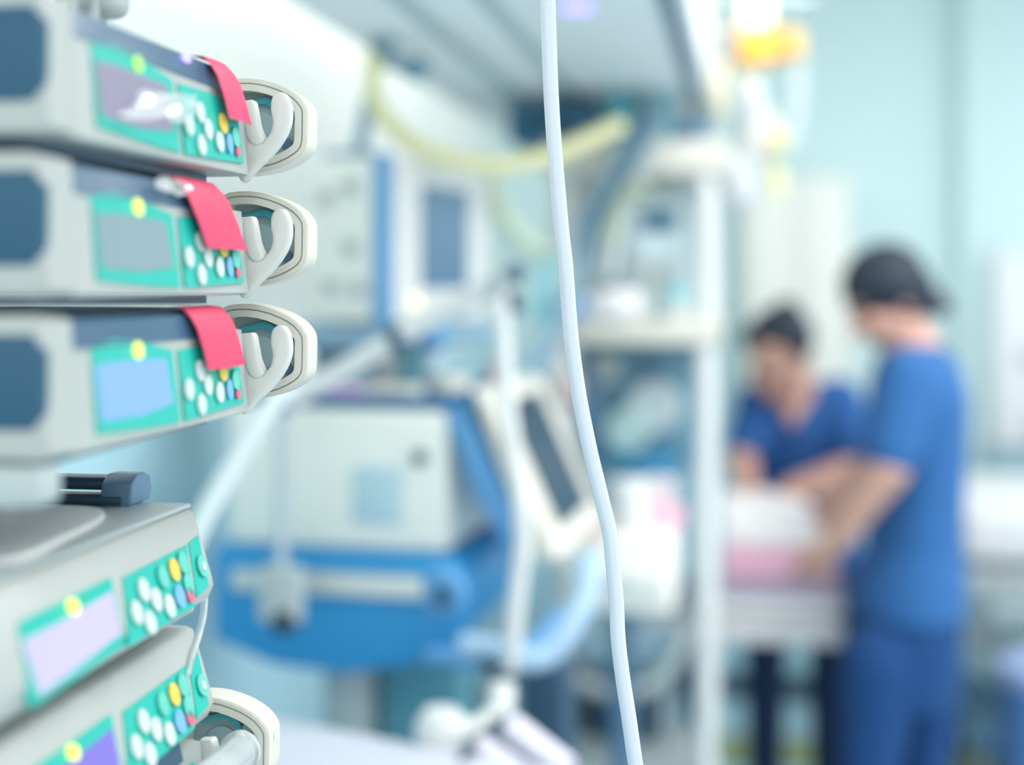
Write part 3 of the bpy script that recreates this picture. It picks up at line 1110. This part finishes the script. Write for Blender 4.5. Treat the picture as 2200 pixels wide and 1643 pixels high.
MB().lathe([(.0001, 0), (.020, 0), (.021, .004), (.021, .036), (.012, .040)], (0, 0, 0), 20).build('body', white_p, b_)
MB().lathe([(.018, .038), (.019, .038), (.019, .068), (.0001, .070)], (0, 0, 0), 18).build('cap', aqua, b_)
b_ = thing('cylinder_bottle', 'tall grey-white cylinder on the rack shelf behind the towels', 'cylinder', (P(1300, 0, 3.06).x, 3.06, MZ))
MB().lathe([(.0001, 0), (.024, 0), (.024, .21), (.012, .235), (.012, .25), (.0001, .25)], (0, 0, 0), 20).build('body', mat('grey white plastic', (196, 206, 212), .5), b_)
MB().lathe([(.013, .245), (.014, .245), (.014, .27), (.0001, .27)], (0, 0, 0), 18).build('cap', white_p, b_)
o = MB().box(P(1172, 615, 2.86), (.056, .03, .15), Matrix.Rotation(.16, 4, 'Y'), .012, 3).build('fluid_bag', cyan_p)
tag(o, 'pale cyan fluid bag hanging beside the sharp tube', 'bag')
o = MB().box(P(1228, 668, 2.84), (.062, .03, .04), Matrix.Rotation(-.5, 4, 'Y'), .010, 3).build('pouch', mat('bright blue pouch', (66, 146, 206), .5))
tag(o, 'bright blue pouch hanging at the left end of the rack shelf', 'pouch')
o = MB().box(P(1250, 500, 2.86), (.020, .03, .10), Matrix.Rotation(.25, 4, 'Y'), .006, 3).build('clip', mat('mid blue clip', (86, 146, 204), .5))
tag(o, 'mid blue clip on the hose bundle below the rack top', 'clip')

# hose bundle dropping from the rack top
HB = [([(1395, 262), (1368, 320), (1330, 390), (1285, 470), (1255, 560), (1225, 660), (1180, 740), (1130, 830)], mat('dusty blue hose', (112, 142, 176), .5), .011, 'slate blue hose dropping diagonally from the rack top'),
      ([(1372, 285), (1330, 345), (1290, 420), (1262, 500), (1240, 600), (1195, 700), (1150, 770), (1108, 850)], grey_b, .013, 'grey-blue hose alongside the slate one, dropping from the rack top'),
      ([(1420, 285), (1385, 345), (1350, 420), (1325, 500), (1305, 600)], shell2, .015, 'pale grey hose, rightmost of the bundle dropping from the rack top'),
      ([(1400, 420), (1350, 405), (1330, 440), (1300, 520)], mat('olive hose', (160, 176, 150), .5), .012, 'olive hose curling beside the small dark display')]
for i, (pts, mm, r, lb) in enumerate(HB):
    o = MB().tube([P(x, y, 2.86 - .02 * i - .0004 * max(0, y - 500)) for x, y in pts], r, 14, 8).build('hose', mm)
    tag(o, lb, 'hose', 'hoses dropping from the rack top')

# suction unit under the shelf
su = thing('suction_unit', 'grey suction unit with round gauges under the rack shelf', 'suction unit', P(1380, 615, 2.99) - Vector((0, 0, H - .9)), ROOM_RZ)
m = MB()
m.box(P(1370, 850, 3.06), (.25, .06, .30), RZ, .01, 3)
m.build('panel', mat('slate teal panel', (116, 158, 178), .6), su, True)
for px, py, r, mm in ((1405, 872, .058, mat('gauge face', (206, 220, 222), .5)), (1350, 925, .048, mat('jar face', (178, 208, 206), .5)), (1300, 790, .034, shell2), (1400, 788, .022, slate), (1268, 785, .018, slate)):
    g = MB().lathe([(.0001, .036), (r * .85, .036), (r, .028), (r, 0)], P(px, py, 3.03), 28, RZ @ Matrix.Rotation(math.pi / 2, 4, 'X')).build('gauge', mm, su, True)
m = MB()
m.lathe([(.0001, -.05), (.05, -.05), (.078, .03), (.08, .034), (.072, .03), (.0001, -.03)], P(1382, 1005, 2.96), 30)
m.build('basin', mat('blue basin plastic', (70, 148, 188), .5), su, True)
m = MB()
m.box(P(1270, 905, 3.0), (.03, .05, .20), RZ, .01)
m.build('bracket', slate, su, True)
lump('tissue_pack', 'salmon tissue pack beside the sharp tube under the shelf', 'packet', 1218, 838, 2.90, (.05, .04, .055), mat('salmon grey wrap', (206, 188, 184), .6), .3)
lump('vial', 'small red-capped vial beside the hanging breathing hose', 'vial', 1057, 812, 2.45, (.018, .018, .045), mat('dull red plastic', (196, 130, 146), .5), .3)

# lower trolley clutter, below the drawer unit
tl = thing('floor_trolley', 'low grey wheeled trolley on the floor under the rack', 'trolley', (P(1250, 0, 3.3).x, 3.3, 0), ROOM_RZ)
m = MB()
m.box((0, 0, .665), (.44, .30, .030), None, .01)
m.build('tray', mat('grey tray enamel', (140, 170, 186), .5), tl)
m = MB()
m.box((0, 0, .40), (.44, .30, .025), None, .01)
m.build('base', slate, tl)
m = MB()
m.lathe([(.0001, 0), (.07, 0), (.08, .02), (.08, .15), (.04, .18), (.0001, .18)], (.10, -.05, .4125), 28)
m.build('tank', slate_d, tl)
m = MB()
m.box((-.10, 0, .50), (.18, .24, .17), None, .012)
m.build('motor_box', grey_b, tl)
for x in (-.20, .20):
    for y in (-.13, .13):
        MB().lathe([(.012, .06), (.012, .66)], (x, y, 0), 12).build('leg', chrome, tl)
        MB().lathe([(.03, -.012), (.03, .012)], (x, y, .03), 18, Matrix.Rotation(math.pi / 2, 4, 'Y')).build('caster', black_b, tl)
o = MB().tube([P(1190, 1440, 3.0), P(1260, 1470, 3.0), P(1330, 1490, 3.02), P(1400, 1470, 3.05), P(1460, 1400, 3.08), P(1470, 1340, 3.1)], .016, 14).build('drain_hose', shell2)
tag(o, 'pale grey drain hose sagging below the drawer unit', 'hose')

# ------------------------------------------------------------------ drip stand with bags and warm lamp
DS = 3.12
sx = P(1622, 0, DS).x
ds = thing('drip_rail', 'slim steel drip rail hung from the ceiling with white and amber bags', 'drip rail', (sx, DS, 2.10))
m = MB()
m.tube([(-.15, 0, 0), (.13, 0, 0)], .008, 10, 0)
m.build('hook_bar', chrome, ds)
for x in (-.06, .07):
    MB().tube([(x, 0, 0), (x, 0, CEIL - 2.10)], .010, 12, 0).build('rod', chrome, ds)


def bag(px0, px1, py0, py1, D, mm, lb):
    c_ = P((px0 + px1) / 2, (py0 + py1) / 2, D)
    w_ = (px1 - px0) / F * D
    h_ = (py1 - py0) / F * D
    t_ = thing('drip_bag', lb, 'drip bag', c_, 0, 'bags on the drip rail')
    MB().loft([((0, 0, h_ * .5), (w_ * .28, 0, 0), (0, .008, 0)), ((0, 0, h_ * .42), (w_ * .46, 0, 0), (0, .016, 0)), ((0, 0, h_ * .1), (w_ * .5, 0, 0), (0, .028, 0)),
               ((0, 0, -h_ * .3), (w_ * .5, 0, 0), (0, .034, 0)), ((0, 0, -h_ * .46), (w_ * .36, 0, 0), (0, .022, 0)), ((0, 0, -h_ * .5), (w_ * .12, 0, 0), (0, .008, 0))], 20).build('pouch', mm, t_)
    MB().lathe([(.006, -.02), (.006, .006)], (0, 0, -h_ * .5), 12).build('port', white_p, t_)
    z1 = 2.10 - c_.z
    MB().tube([(0, 0, h_ * .46), (0, DS - D, z1)], .0028, 8, 0).build('hanger', chrome, t_)
    return t_


bag(1468, 1545, 22, 102, 3.10, white_p, 'white drip bag, leftmost on the drip rail')
bag(1560, 1622, 45, 150, 3.13, mat('pinkish white bag', (250, 236, 228), .4), 'pinkish white drip bag next to the bright lamp')
bag(1585, 1682, 55, 142, 3.05, amber, 'large amber drip bag under the bright lamp')
bag(1672, 1728, 62, 132, 3.12, mat('pale amber bag', (240, 200, 124), .4), 'small pale amber drip bag, rightmost on the drip rail')

lp = thing('examination_lamp', 'bright warm examination lamp above the drip bags', 'lamp', P(1625, 8, 2.98))
MB().lathe([(.034, -.055), (.030, -.02), (.030, .05), (.024, .07), (.0001, .075)], (0, 0, .02), 24).build('lamp_head', emis('glowing lamp shade', (255, 244, 180), .9, (240, 230, 190)), lp)
MB().ell((0, 0, -.028), (.030, .030, .02)).build('bulb', emis('lamp bulb', (255, 252, 236), 2.5), lp)
MB().tube([(0, .0, .09), (.0, .07, .13), (0, DS - 2.98, .10)], .006, 10).build('lamp_arm', chrome, lp)
l_ = bpy.data.lights.new('lamp_glow', 'POINT')
l_.energy = 0.12
l_.color = (1, .93, .78)
l_.shadow_soft_size = .03
lo = bpy.data.objects.new('lamp_glow', l_)
lo.location = (0, 0, -.065)
lo.parent = lp
col.objects.link(lo)

IVL = [([(1545, 130), (1544, 190), (1545, 250)], .016, mat('cream tubing', (230, 224, 196), .5), 'cream drip tubing below the leftmost bag'),
       ([(1712, 132), (1712, 200), (1704, 270), (1680, 330)], .017, mat('pale tubing', (190, 204, 210), .4), 'pale wide tubing below the rightmost bag'),
       ([(1596, 150), (1604, 200), (1628, 250), (1652, 310), (1664, 420)], .010, mat('yellow tubing', (234, 222, 150), .5), 'yellow drip tubing curving down past the silver regulator')]
for pts, r, mm, lb in IVL:
    o = MB().tube([P(x, y, 3.06) for x, y in pts], r, 14, 8).build('drip_tubing', mm)
    tag(o, lb, 'tubing', 'tubing under the drip bags')
m = MB()
m.lathe([(.0001, .05), (.02, .045), (.032, .02), (.036, -.02), (.024, -.06), (.0001, -.07)], P(1610, 215, 3.05), 24)
rg = m.build('flow_regulator', mat('silver white plastic', (198, 202, 208), .3))
tag(rg, 'silver-white regulator on the drip rail below the amber bag', 'regulator')
m = MB()
m.box(P(1628, 290, 3.06), (.085, .07, .11), None, .025, 4)
tag(m.build('clamp_block', mat('warm white plastic', (212, 210, 206), .4)), 'warm white clamp block on the drip rail', 'clamp')
m = MB()
m.ell(P(1668, 302, 3.03), (.022, .02, .022))
tag(m.build('valve_knob', mat('yellow knob', (236, 220, 140), .5)), 'yellow valve knob beside the clamp block', 'knob')
m = MB()
m.box(P(1590, 385, 3.06), (.075, .05, .12), None, .02, 4)
tag(m.build('pressure_bag', mat('grey white sleeve', (200, 204, 210), .6)), 'grey-white sleeve hanging low on the drip rail', 'bag')
m = MB()
m.lathe([(.0001, .0), (.015, 0), (.017, .01), (.017, .05), (.008, .06), (.0001, .06)], P(1668, 420, 3.06), 18)
tag(m.build('drip_chamber', mat('pale yellow chamber', (230, 224, 176), .4)), 'pale yellow drip chamber hanging at the end of the yellow tubing', 'drip chamber')

# ------------------------------------------------------------------ wall-hung units on the back wall
wc = thing('wall_cabinet', 'off-white wall cabinet behind the bending nurse', 'cabinet', R(.155, WB - .12, 1.2), ROOM_RZ)
m = MB()
m.box((0, 0, .13), (.36, .22, 1.02), None, .008)
m.build('carcass', mat('off white laminate', (230, 232, 226), .6), wc)
for s in (-1, 1):
    d = MB().box((s * .09, -.117, .13), (.174, .014, 1.0), None, .004).build('door', MATS['off white laminate'], wc)
    MB().box((s * .02, -.130, .1), (.008, .012, .10), None, .003).build('handle', chrome, d)
wp = thing('bedhead_unit', 'pale grey wall unit with sockets beyond the standing nurse', 'wall unit', R(1.02, WB - .09 - .05, 1.2), ROOM_RZ)
m = MB()
m.box((.10, 0, .06), (.62, .08, .66), None, .01)
m.build('casing', mat('pale grey laminate', (222, 226, 230), .6), wp)
for x, z, w_, h_ in ((-.085, .03, .09, .05), (-.06, -.20, .07, .06), (.12, .03, .09, .05)):
    MB().box((x, -.044, z), (w_, .014, h_), None, .006).build('socket', shell2, wp)
MB().box((.10, -.02, -.325), (.66, .10, .09), None, .008).build('rail_trunk', mat('blue grey trunking', (146, 182, 198), .5), wp)

# bed beyond the standing nurse
hb = thing('hospital_bed', 'white hospital bed beyond the standing nurse', 'bed', (1.62, 4.15, 0), ROOM_RZ)
m = MB()
m.box((.12, 0, .80), (.95, .78, .16), None, .04, 4)
m.build('mattress', mat('bed cotton', (220, 222, 222), .9), hb)
m = MB()
m.box((.12, 0, .67), (.95, .76, .07), None, .01)
m.build('bed_frame', shell2, hb)
m = MB()
m.box((.12, -.39, .60), (.80, .03, .05), None, .01)
m.build('side_rail', mat('grey rail', (172, 190, 196), .5), hb)
m = MB()
m.box((-.16, -.25, .42), (.36, .05, .06), Matrix.Rotation(.62, 4, 'Y'), .01)
m.build('lift_strut', mat('grey strut', (160, 172, 180), .5), hb)
m = MB()
m.box((.12, 0, .20), (.85, .60, .06), None, .02)
m.build('undercarriage', slate, hb)
m = MB()
m.box((.2, 0, .42), (.12, .2, .44), None, .02)
m.build('lift_column', grey_b, hb)
for x in (-.28, .50):
    for y in (-.26, .26):
        c_ = MB().lathe([(.05, -.016), (.05, .016)], (x, y, .06), 20, Matrix.Rotation(math.pi / 2, 4, 'Y')).build('caster', black_b, hb)
        MB().lathe([(.016, .06), (.016, .2)], (x, y, 0), 12).build('fork', shell2, c_)
o = MB().tube([P(2080 + 42 * math.cos(k * .7), 1478 + 34 * math.sin(k * .7) + k * .8, 3.62 + .004 * k) for k in range(24)], .010, 10, 4).build('cable_coil', mat('teal grey cable', (66, 112, 128), .5))
tag(o, 'coiled teal-grey cable under the far bed', 'cable')
wb = thing('waste_bin', 'blue bin at the far right edge under the bed', 'bin', (P(2262, 0, 3.5).x, 3.5, 0))
MB().lathe([(.0001, 0), (.11, 0), (.13, .50), (.135, .52), (.0001, .52)], (0, 0, 0), 28).build('body', mat('dusty blue plastic', (88, 132, 186), .5), wb)
MB().lathe([(.138, .50), (.140, .50), (.140, .54), (.06, .58), (.0001, .585)], (0, 0, 0), 28).build('lid', mat('pale violet plastic', (150, 170, 206), .5), wb)

# ------------------------------------------------------------------ infant cot
CT = Vector((P(1385, 0, 3.36).x, 3.36, 0))
cw, cd = .46, .44
ct = thing('infant_cot', 'infant cot with pink mattress and white rails', 'cot', CT + V * cw / 2 + U * cd / 2, ROOM_RZ)


def cbox(a0, a1, b0, b1, z0, z1, name, mm, bev=.006, seg=3, par=None):
    c_ = CT + V * (a0 + a1) / 2 + U * (b0 + b1) / 2 + Vector((0, 0, (z0 + z1) / 2))
    mb = MB().box(c_, (a1 - a0, b1 - b0, z1 - z0), RZ, bev, seg)
    return mb.build(name, mm, par or ct, True)


cbox(.01, cw - .01, .01, cd - .01, .775, .862, 'mattress', pink_c, .025, 4)
cbox(0, cw, 0, cd, .738, .776, 'tray', mat('mauve grey tray', (176, 170, 190), .5))
rail_m = mat('white rail enamel', (228, 226, 226), .35)
cbox(0, cw, -.012, .016, .708, .742, 'rail', rail_m)
cbox(0, cw, cd - .016, cd + .012, .708, .742, 'rail', rail_m)
cbox(0, cw, -.016, .012, .640, .692, 'rail', rail_m)
cbox(0, cw, cd - .012, cd + .016, .640, .692, 'rail', rail_m)
cbox(.015, cw - .015, .01, cd - .01, .690, .738, 'drawer', rail_m)
cbox(.02, cw - .02, .02, cd - .02, .10, .14, 'foot_frame', slate_d)
for a_ in (.11, cw - .025):
    for b_ in (.03, cd - .03):
        q = CT + V * a_ + U * b_
        MB().lathe([(.014, .06), (.014, .70)], q, 14).build('leg', navy_c, ct, True)
        MB().lathe([(.032, -.013), (.032, .013)], q + Vector((0, 0, .032)), 18, Matrix.Rotation(math.pi / 2, 4, 'Y')).build('caster', black_b, ct, True)

bk = MB()
nx_, ny_ = 26, 20
grid = []
for j in range(ny_ + 1):
    row = []
    for i in range(nx_ + 1):
        fa, fb = i / nx_, j / ny_
        ea = min(1, fa / .16, (1 - fa) / .28)
        eb = min(1, fb / .25, (1 - fb) / .25)
        e_ = math.sin(max(0, ea) * math.pi / 2) * math.sin(max(0, eb) * math.pi / 2)
        zz = .866 + .098 * e_ * (1.0 - .25 * fa) + .006 * math.sin(fa * 19 + fb * 5) * e_ + .004 * math.sin(fb * 23) * e_
        row.append(CT + V * (.05 + fa * .395) + U * (.015 + fb * .40) + Vector((0, 0, zz)))
    grid.append(row)
v0 = [[bk.bm.verts.new(p) for p in r] for r in grid]
v1 = [[bk.bm.verts.new(p * 1.0 - Vector((0, 0, p.z - .8635))) for p in r] for r in grid]
for j in range(ny_):
    for i in range(nx_):
        bk.bm.faces.new((v0[j][i], v0[j][i + 1], v0[j + 1][i + 1], v0[j + 1][i]))
        bk.bm.faces.new((v1[j][i], v1[j + 1][i], v1[j + 1][i + 1], v1[j][i + 1]))
for i in range(nx_):
    bk.bm.faces.new((v0[0][i], v1[0][i], v1[0][i + 1], v0[0][i + 1]))
    bk.bm.faces.new((v0[ny_][i], v0[ny_][i + 1], v1[ny_][i + 1], v1[ny_][i]))
for j in range(ny_):
    bk.bm.faces.new((v0[j][0], v0[j + 1][0], v1[j + 1][0], v1[j][0]))
    bk.bm.faces.new((v0[j][nx_], v1[j][nx_], v1[j + 1][nx_], v0[j + 1][nx_]))
bmesh.ops.recalc_face_normals(bk.bm, faces=bk.bm.faces[:])
tag(bk.build('blanket', white_c, None, ang=180), 'white blanket heaped on the pink cot mattress', 'blanket')


# ------------------------------------------------------------------ people
def hand(mb, wrist, direction, palm_n, size=.17, curl=.35, side=1):
    """palm, four unequal fingers with two bends and a thumb from the side of the palm"""
    d = Vector(direction).normalized()
    n = (Vector(palm_n) - d * Vector(palm_n).dot(d)).normalized()
    s = d.cross(n) * side
    w = Vector(wrist)
    L = size
    pl = L * .50
    for k in range(4):
        o = (k - 1.5) * L * .115
        a0 = w + s * o * .55 + d * L * .06
        a1 = w + s * o + d * pl
        mb.limb(a0, L * .085, a1, L * .068)
        fl = L * (.42, .50, .47, .36)[k]
        p = a1
        dd = d.copy()
        for q, fr_ in enumerate((.45, .32, .23)):
            dd = (dd + n * curl * (.5 + .35 * q)).normalized()
            p2 = p + dd * fl * fr_
            mb.limb(p, L * (.056 - .006 * q), p2, L * (.050 - .006 * q))
            p = p2
    t0 = w + s * -L * .16 + d * L * .16
    t1 = t0 + (d * .7 - s * .75 + n * .25).normalized() * L * .22
    t2 = t1 + (d * .95 - s * .15 + n * .35).normalized() * L * .17
    mb.limb(w + d * L * .08, L * .09, t0, L * .085)
    mb.limb(t0, L * .08, t1, L * .065)
    mb.limb(t1, L * .062, t2, L * .05)


def head(mb, c, fwd, up, s=1.0):
    """skull, jaw, nose, chin, ears; fwd is where the face looks"""
    f = Vector(fwd).normalized()
    u = (Vector(up) - f * Vector(up).dot(f)).normalized()
    r = f.cross(u)
    M = Matrix((r, f, u)).transposed().to_4x4()
    c = Vector(c)
    L = lambda x, y, z: c + (r * x + f * y + u * z) * s
    mb.ell(L(0, -.008, .022), (.074 * s, .092 * s, .088 * s), M)
    mb.ell(L(0, .022, -.035), (.060 * s, .066 * s, .072 * s), M)
    mb.ell(L(0, .052, -.088), (.030 * s, .026 * s, .024 * s), M)
    mb.limb(L(0, .082, .012), .009 * s, L(0, .106, -.028), .013 * s)
    mb.ell(L(0, .082, -.060), (.022 * s, .012 * s, .010 * s), M)
    mb.ell(L(0, .075, .030), (.050 * s, .016 * s, .010 * s), M)
    for q in (-1, 1):
        mb.ell(L(q * .076, -.005, -.008), (.008 * s, .020 * s, .032 * s), M)
        mb.ell(L(q * .036, .062, -.028), (.024 * s, .022 * s, .024 * s), M)
    return L, M


# --- standing nurse, side on
D1 = 3.2
k1 = D1 / F
feet1 = P(1950, 0, D1)
n1 = thing('person', 'standing nurse seen side-on in royal blue scrubs with a dark hair bun and bowed head', 'person', (feet1.x, feet1.y, 0))
bd1 = MB()
hf = Vector((-.82, -.10, -.50))
hu = Vector((-.45, 0, .86))
L1, M1 = head(bd1, P(1905, 642, D1), hf, hu, .98)
bd1.limb(P(1930, 690, D1), .050, P(1975, 765, D1), .058)
bd1.loft([(P(1972, 740, D1), (.05, 0, 0), (0, .06, 0)), (P(1974, 800, D1), (.075, 0, 0), (0, .15, 0)), (P(1968, 950, D1), (.085, 0, 0), (0, .14, 0)),
          (P(1962, 1130, D1), (.085, 0, 0), (0, .125, 0)), (P(1952, 1290, D1), (.080, 0, 0), (0, .12, 0)), (P(1950, 1420, D1), (.07, 0, 0), (0, .11, 0))], 24)
# near arm
shn, eln, wrn = P(1955, 815, D1 - .17), P(1912, 1005, D1 - .20), P(1792, 1165, D1 - .12)
bd1.limb(shn, .058, eln, .043)
bd1.limb(eln, .044, wrn, .028)
hand(bd1, wrn, P(1745, 1225, D1 - .06) - wrn, Vector((-.3, .9, -.2)), .165, .25, 1)
# far arm
shf, elf, wrf = P(1955, 815, D1 + .17), P(1885, 990, D1 + .22), P(1770, 1110, D1 + .22)
bd1.limb(shf, .058, elf, .043)
bd1.limb(elf, .044, wrf, .028)
hand(bd1, wrf, P(1710, 1140, D1 + .24) - wrf, Vector((-.2, -.3, -.9)), .165, .25, -1)
# legs
for hx, kx, ax, dy in ((1918, 1874, 1874, -.085), (1985, 1981, 1992, .085)):
    hp = Vector((P(hx, 0, D1).x, D1 + dy, .80))
    kn = Vector((P(kx, 0, D1).x, D1 + dy, .44))
    an = Vector((P(ax, 0, D1).x, D1 + dy, .08))
    bd1.limb(hp, .060, kn, .040)
    bd1.limb(kn, .040, an, .032)
    bd1.limb(an, .038, an + Vector((-.13, 0, -.045)), .032)
bd1.build('body', skin, n1, True, remesh=.006, smooth_it=3)
tp = MB()
tp.loft([(P(1966, 738, D1), (.050, 0, 0), (0, .070, .0)), (P(1966, 756, D1), (.070, 0, 0), (0, .120, .0)), (P(1968, 785, D1), (.088, 0, 0), (0, .165, 0)), (P(1970, 850, D1), (.104, 0, 0), (0, .180, 0)), (P(1966, 960, D1), (.108, 0, 0), (0, .168, 0)),
         (P(1962, 1090, D1), (.104, 0, 0), (0, .155, 0)), (P(1962, 1170, D1), (.104, 0, 0), (0, .155, 0)), (P(1952, 1255, D1), (.122, 0, 0), (0, .175, 0)), (P(1948, 1315, D1), (.124, 0, 0), (0, .180, 0))], 32)
for sh_, el_, yy in ((shn, eln, -1), (shf, elf, 1)):
    tp.limb(sh_, .068, sh_.lerp(el_, .80), .060)
tp.loft([(P(1960, 1196, D1), (.107, 0, 0), (0, .158, 0)), (P(1958, 1212, D1), (.117, 0, 0), (0, .168, 0)), (P(1956, 1232, D1), (.112, 0, 0), (0, .165, 0))], 32)
tp.build('scrub_top', scrub, n1, True, remesh=.008, smooth_it=5)
tt = MB()
tt.loft([(P(1950, 1270, D1), (.108, 0, 0), (0, .165, 0)), (P(1946, 1340, D1), (.118, 0, 0), (0, .172, 0)), (P(1940, 1450, D1), (.116, 0, 0), (0, .165, 0)), (P(1938, 1500, D1), (.10, 0, 0), (0, .15, 0))], 28)
for x0, x1, x2, dy in ((1895, 1872, 1872, -.088), (1990, 1982, 1992, .088)):
    tt.limb(P(x0, 1420, D1 + dy), .088, P(x1, 1640, D1 + dy), .064)
    q0 = P(x1, 1640, D1 + dy)
    tt.limb(q0, .064, Vector((P(x2, 0, D1).x, D1 + dy, .10)), .056)
tt.build('scrub_trousers', mat('deep blue scrub cotton', (24, 70, 124), .9, noise=.06, scale=25), n1, True, remesh=.008, smooth_it=5)
hr = MB()
hr.ell(L1(0, -.014, .036), (.083, .100, .090), M1)
hr.ell(L1(0, -.055, -.010), (.072, .060, .065), M1)
hr.ell(P(1912, 617, D1), (.083, .094, .077))
hr.ell(P(1966, 648, D1), (.046, .070, .040))
hr.limb(P(1975, 640, D1), .026, P(2008, 645, D1), .024)
hr.ell(P(2008, 653, D1), (.037, .038, .027), Matrix.Rotation(.3, 4, 'Y'))
ho1 = hr.build('hair', hair_m, n1, True, remesh=.005, smooth_it=3)
m = MB()
rr_ = Matrix.Rotation(1.25, 4, 'Y')
pc = P(1993, 632, D1)
m.tube([pc + rr_ @ Vector((.036 * math.cos(a_), .040 * math.sin(a_), 0)) for a_ in [2 * math.pi * q / 18 for q in range(19)]], .009, 10, 0)
m.build('scrunchie', purple, n1, True)
for q in (-1, 1):
    MB().ell(L1(q * .031, .079, .008), (.009, .008, .006), M1).build('eye', eye_m, n1, True)
for dy in (-.088, .088):
    x_ = P(1872 if dy < 0 else 1992, 0, D1).x
    MB().box((x_ - .06, D1 + dy, .045), (.27, .10, .09), None, .035, 4).build('shoe', white_p, n1, True)

# --- bending nurse, behind the cot
D2 = 3.92
feet2 = Vector((P(1712, 0, D2).x, D2 + .05, 0))
n2 = thing('person', 'bending nurse in a V-neck blue top reaching over the cot', 'person', feet2)
DH = 3.68
b2 = MB()
hf2 = Vector((-.45, -.62, -.64))
hu2 = Vector((-.10, -.60, .79))
L2, M2 = head(b2, P(1672, 762, DH), hf2, hu2, 1.0)
b2.limb(P(1690, 800, DH + .06), .056, P(1712, 866, DH + .16), .066)
T2 = [(P(1712, 830, DH + .17), .055, .05), (P(1716, 850, DH + .17), .13, .085), (P(1722, 905, DH + .16), .15, .10), (P(1722, 1000, DH + .18), .135, .10),
      (P(1722, 1090, D2 - .02), .135, .10), (P(1715, 1200, D2 + .03), .15, .11)]
b2.loft([(c_, (w_ * .93, 0, 0), (0, d_ * .9, 0)) for c_, w_, d_ in T2], 24)
b2.loft([(P(1700, 830, DH + .10), (.055, 0, 0), (0, .02, 0)), (P(1702, 880, DH + .070), (.032, 0, 0), (0, .022, 0)), (P(1702, 915, DH + .062), (.008, 0, 0), (0, .018, 0))], 16)
sl, el, wl = P(1800, 865, DH + .14), P(1848, 1005, DH + .04), P(1700, 1052, DH - .06)
sr, er, wr_ = P(1634, 870, DH + .14), P(1592, 985, DH + .02), P(1608, 1050, DH - .08)
b2.limb(sl, .055, el, .042)
b2.limb(el, .044, wl, .029)
hand(b2, wl, P(1645, 1078, DH - .10) - wl, Vector((-.2, -.35, -.9)), .165, .2, 1)
b2.limb(sr, .055, er, .042)
b2.limb(er, .042, wr_, .028)
hand(b2, wr_, P(1625, 1085, DH - .14) - wr_, Vector((-.1, -.35, -.9)), .155, .25, -1)
for x_ in (1652, 1792):
    hp = Vector((P(x_, 0, D2).x, D2 + .05, .74))
    b2.limb(hp, .075, Vector((hp.x, D2 + .05, .42)), .052)
    b2.limb(Vector((hp.x, D2 + .05, .42)), .052, Vector((hp.x, D2 + .06, .08)), .036)
    b2.limb(Vector((hp.x, D2 + .06, .07)), .036, Vector((hp.x - .02, D2 - .07, .035)), .030)
b2.build('body', skin, n2, True, remesh=.006, smooth_it=3)
t2 = MB()
# shoulders left open at the front for the V neck: two front halves and a back
T3 = [(P(1712, 838, DH + .20), .105, .060), (P(1716, 862, DH + .19), .158, .090), (P(1722, 905, DH + .17), .165, .112), (P(1722, 1000, DH + .18), .150, .114),
      (P(1722, 1090, D2 - .02), .150, .114), (P(1716, 1215, D2 + .03), .166, .130)]
t2.loft([(c_, (w_, 0, 0), (0, d_, 0)) for c_, w_, d_ in T3], 32)
t2.limb(sl, .070, sl.lerp(el, .85), .062)
t2.limb(sr, .068, sr.lerp(er, .80), .058)
t2.limb(P(1648, 850, DH + .13), .045, P(1700, 925, DH + .085), .028)
t2.limb(P(1772, 850, DH + .13), .045, P(1706, 925, DH + .085), .028)
t2.build('scrub_top', scrub_d, n2, True, remesh=.008, smooth_it=4)
t3 = MB()
t3.loft([(P(1718, 1160, D2 + .04), (.14, 0, 0), (0, .115, 0)), (P(1716, 1260, D2 + .04), (.155, 0, 0), (0, .13, 0)), (P(1718, 1330, D2 + .05), (.15, 0, 0), (0, .12, 0))], 28)
for x_ in (1652, 1792):
    xx = P(x_, 0, D2).x
    t3.limb((xx, D2 + .05, .66), .080, (xx, D2 + .05, .42), .058)
    t3.limb((xx, D2 + .05, .42), .058, (xx, D2 + .06, .09), .050)
t3.build('scrub_trousers', navy_c, n2, True, remesh=.008, smooth_it=5)
h2 = MB()
h2.ell(L2(0, -.022, .040), (.085, .088, .088), M2)
h2.limb(P(1690, 700, DH + .05), .046, P(1694, 672, DH + .06), .034)
h2.limb(P(1690, 676, DH - .02), .042, P(1622, 722, DH - .03), .036)
h2.limb(P(1692, 676, DH), .038, P(1700, 735, DH), .030)
h2.build('hair', hair_m, n2, True, remesh=.005, smooth_it=3)
for q in (-1, 1):
    MB().ell(L2(q * .031, .079, .008), (.010, .008, .006), M2).build('eye', eye_m, n2, True)
    x_ = P(1652 if q < 0 else 1792, 0, D2).x
    MB().box((x_ - .01, D2 - .0, .045), (.10, .26, .09), None, .035, 4).build('shoe', white_p, n2, True)
MB().ell(L2(0, .088, -.058), (.022, .008, .008), M2).build('mouth', lip_m, n2, True)
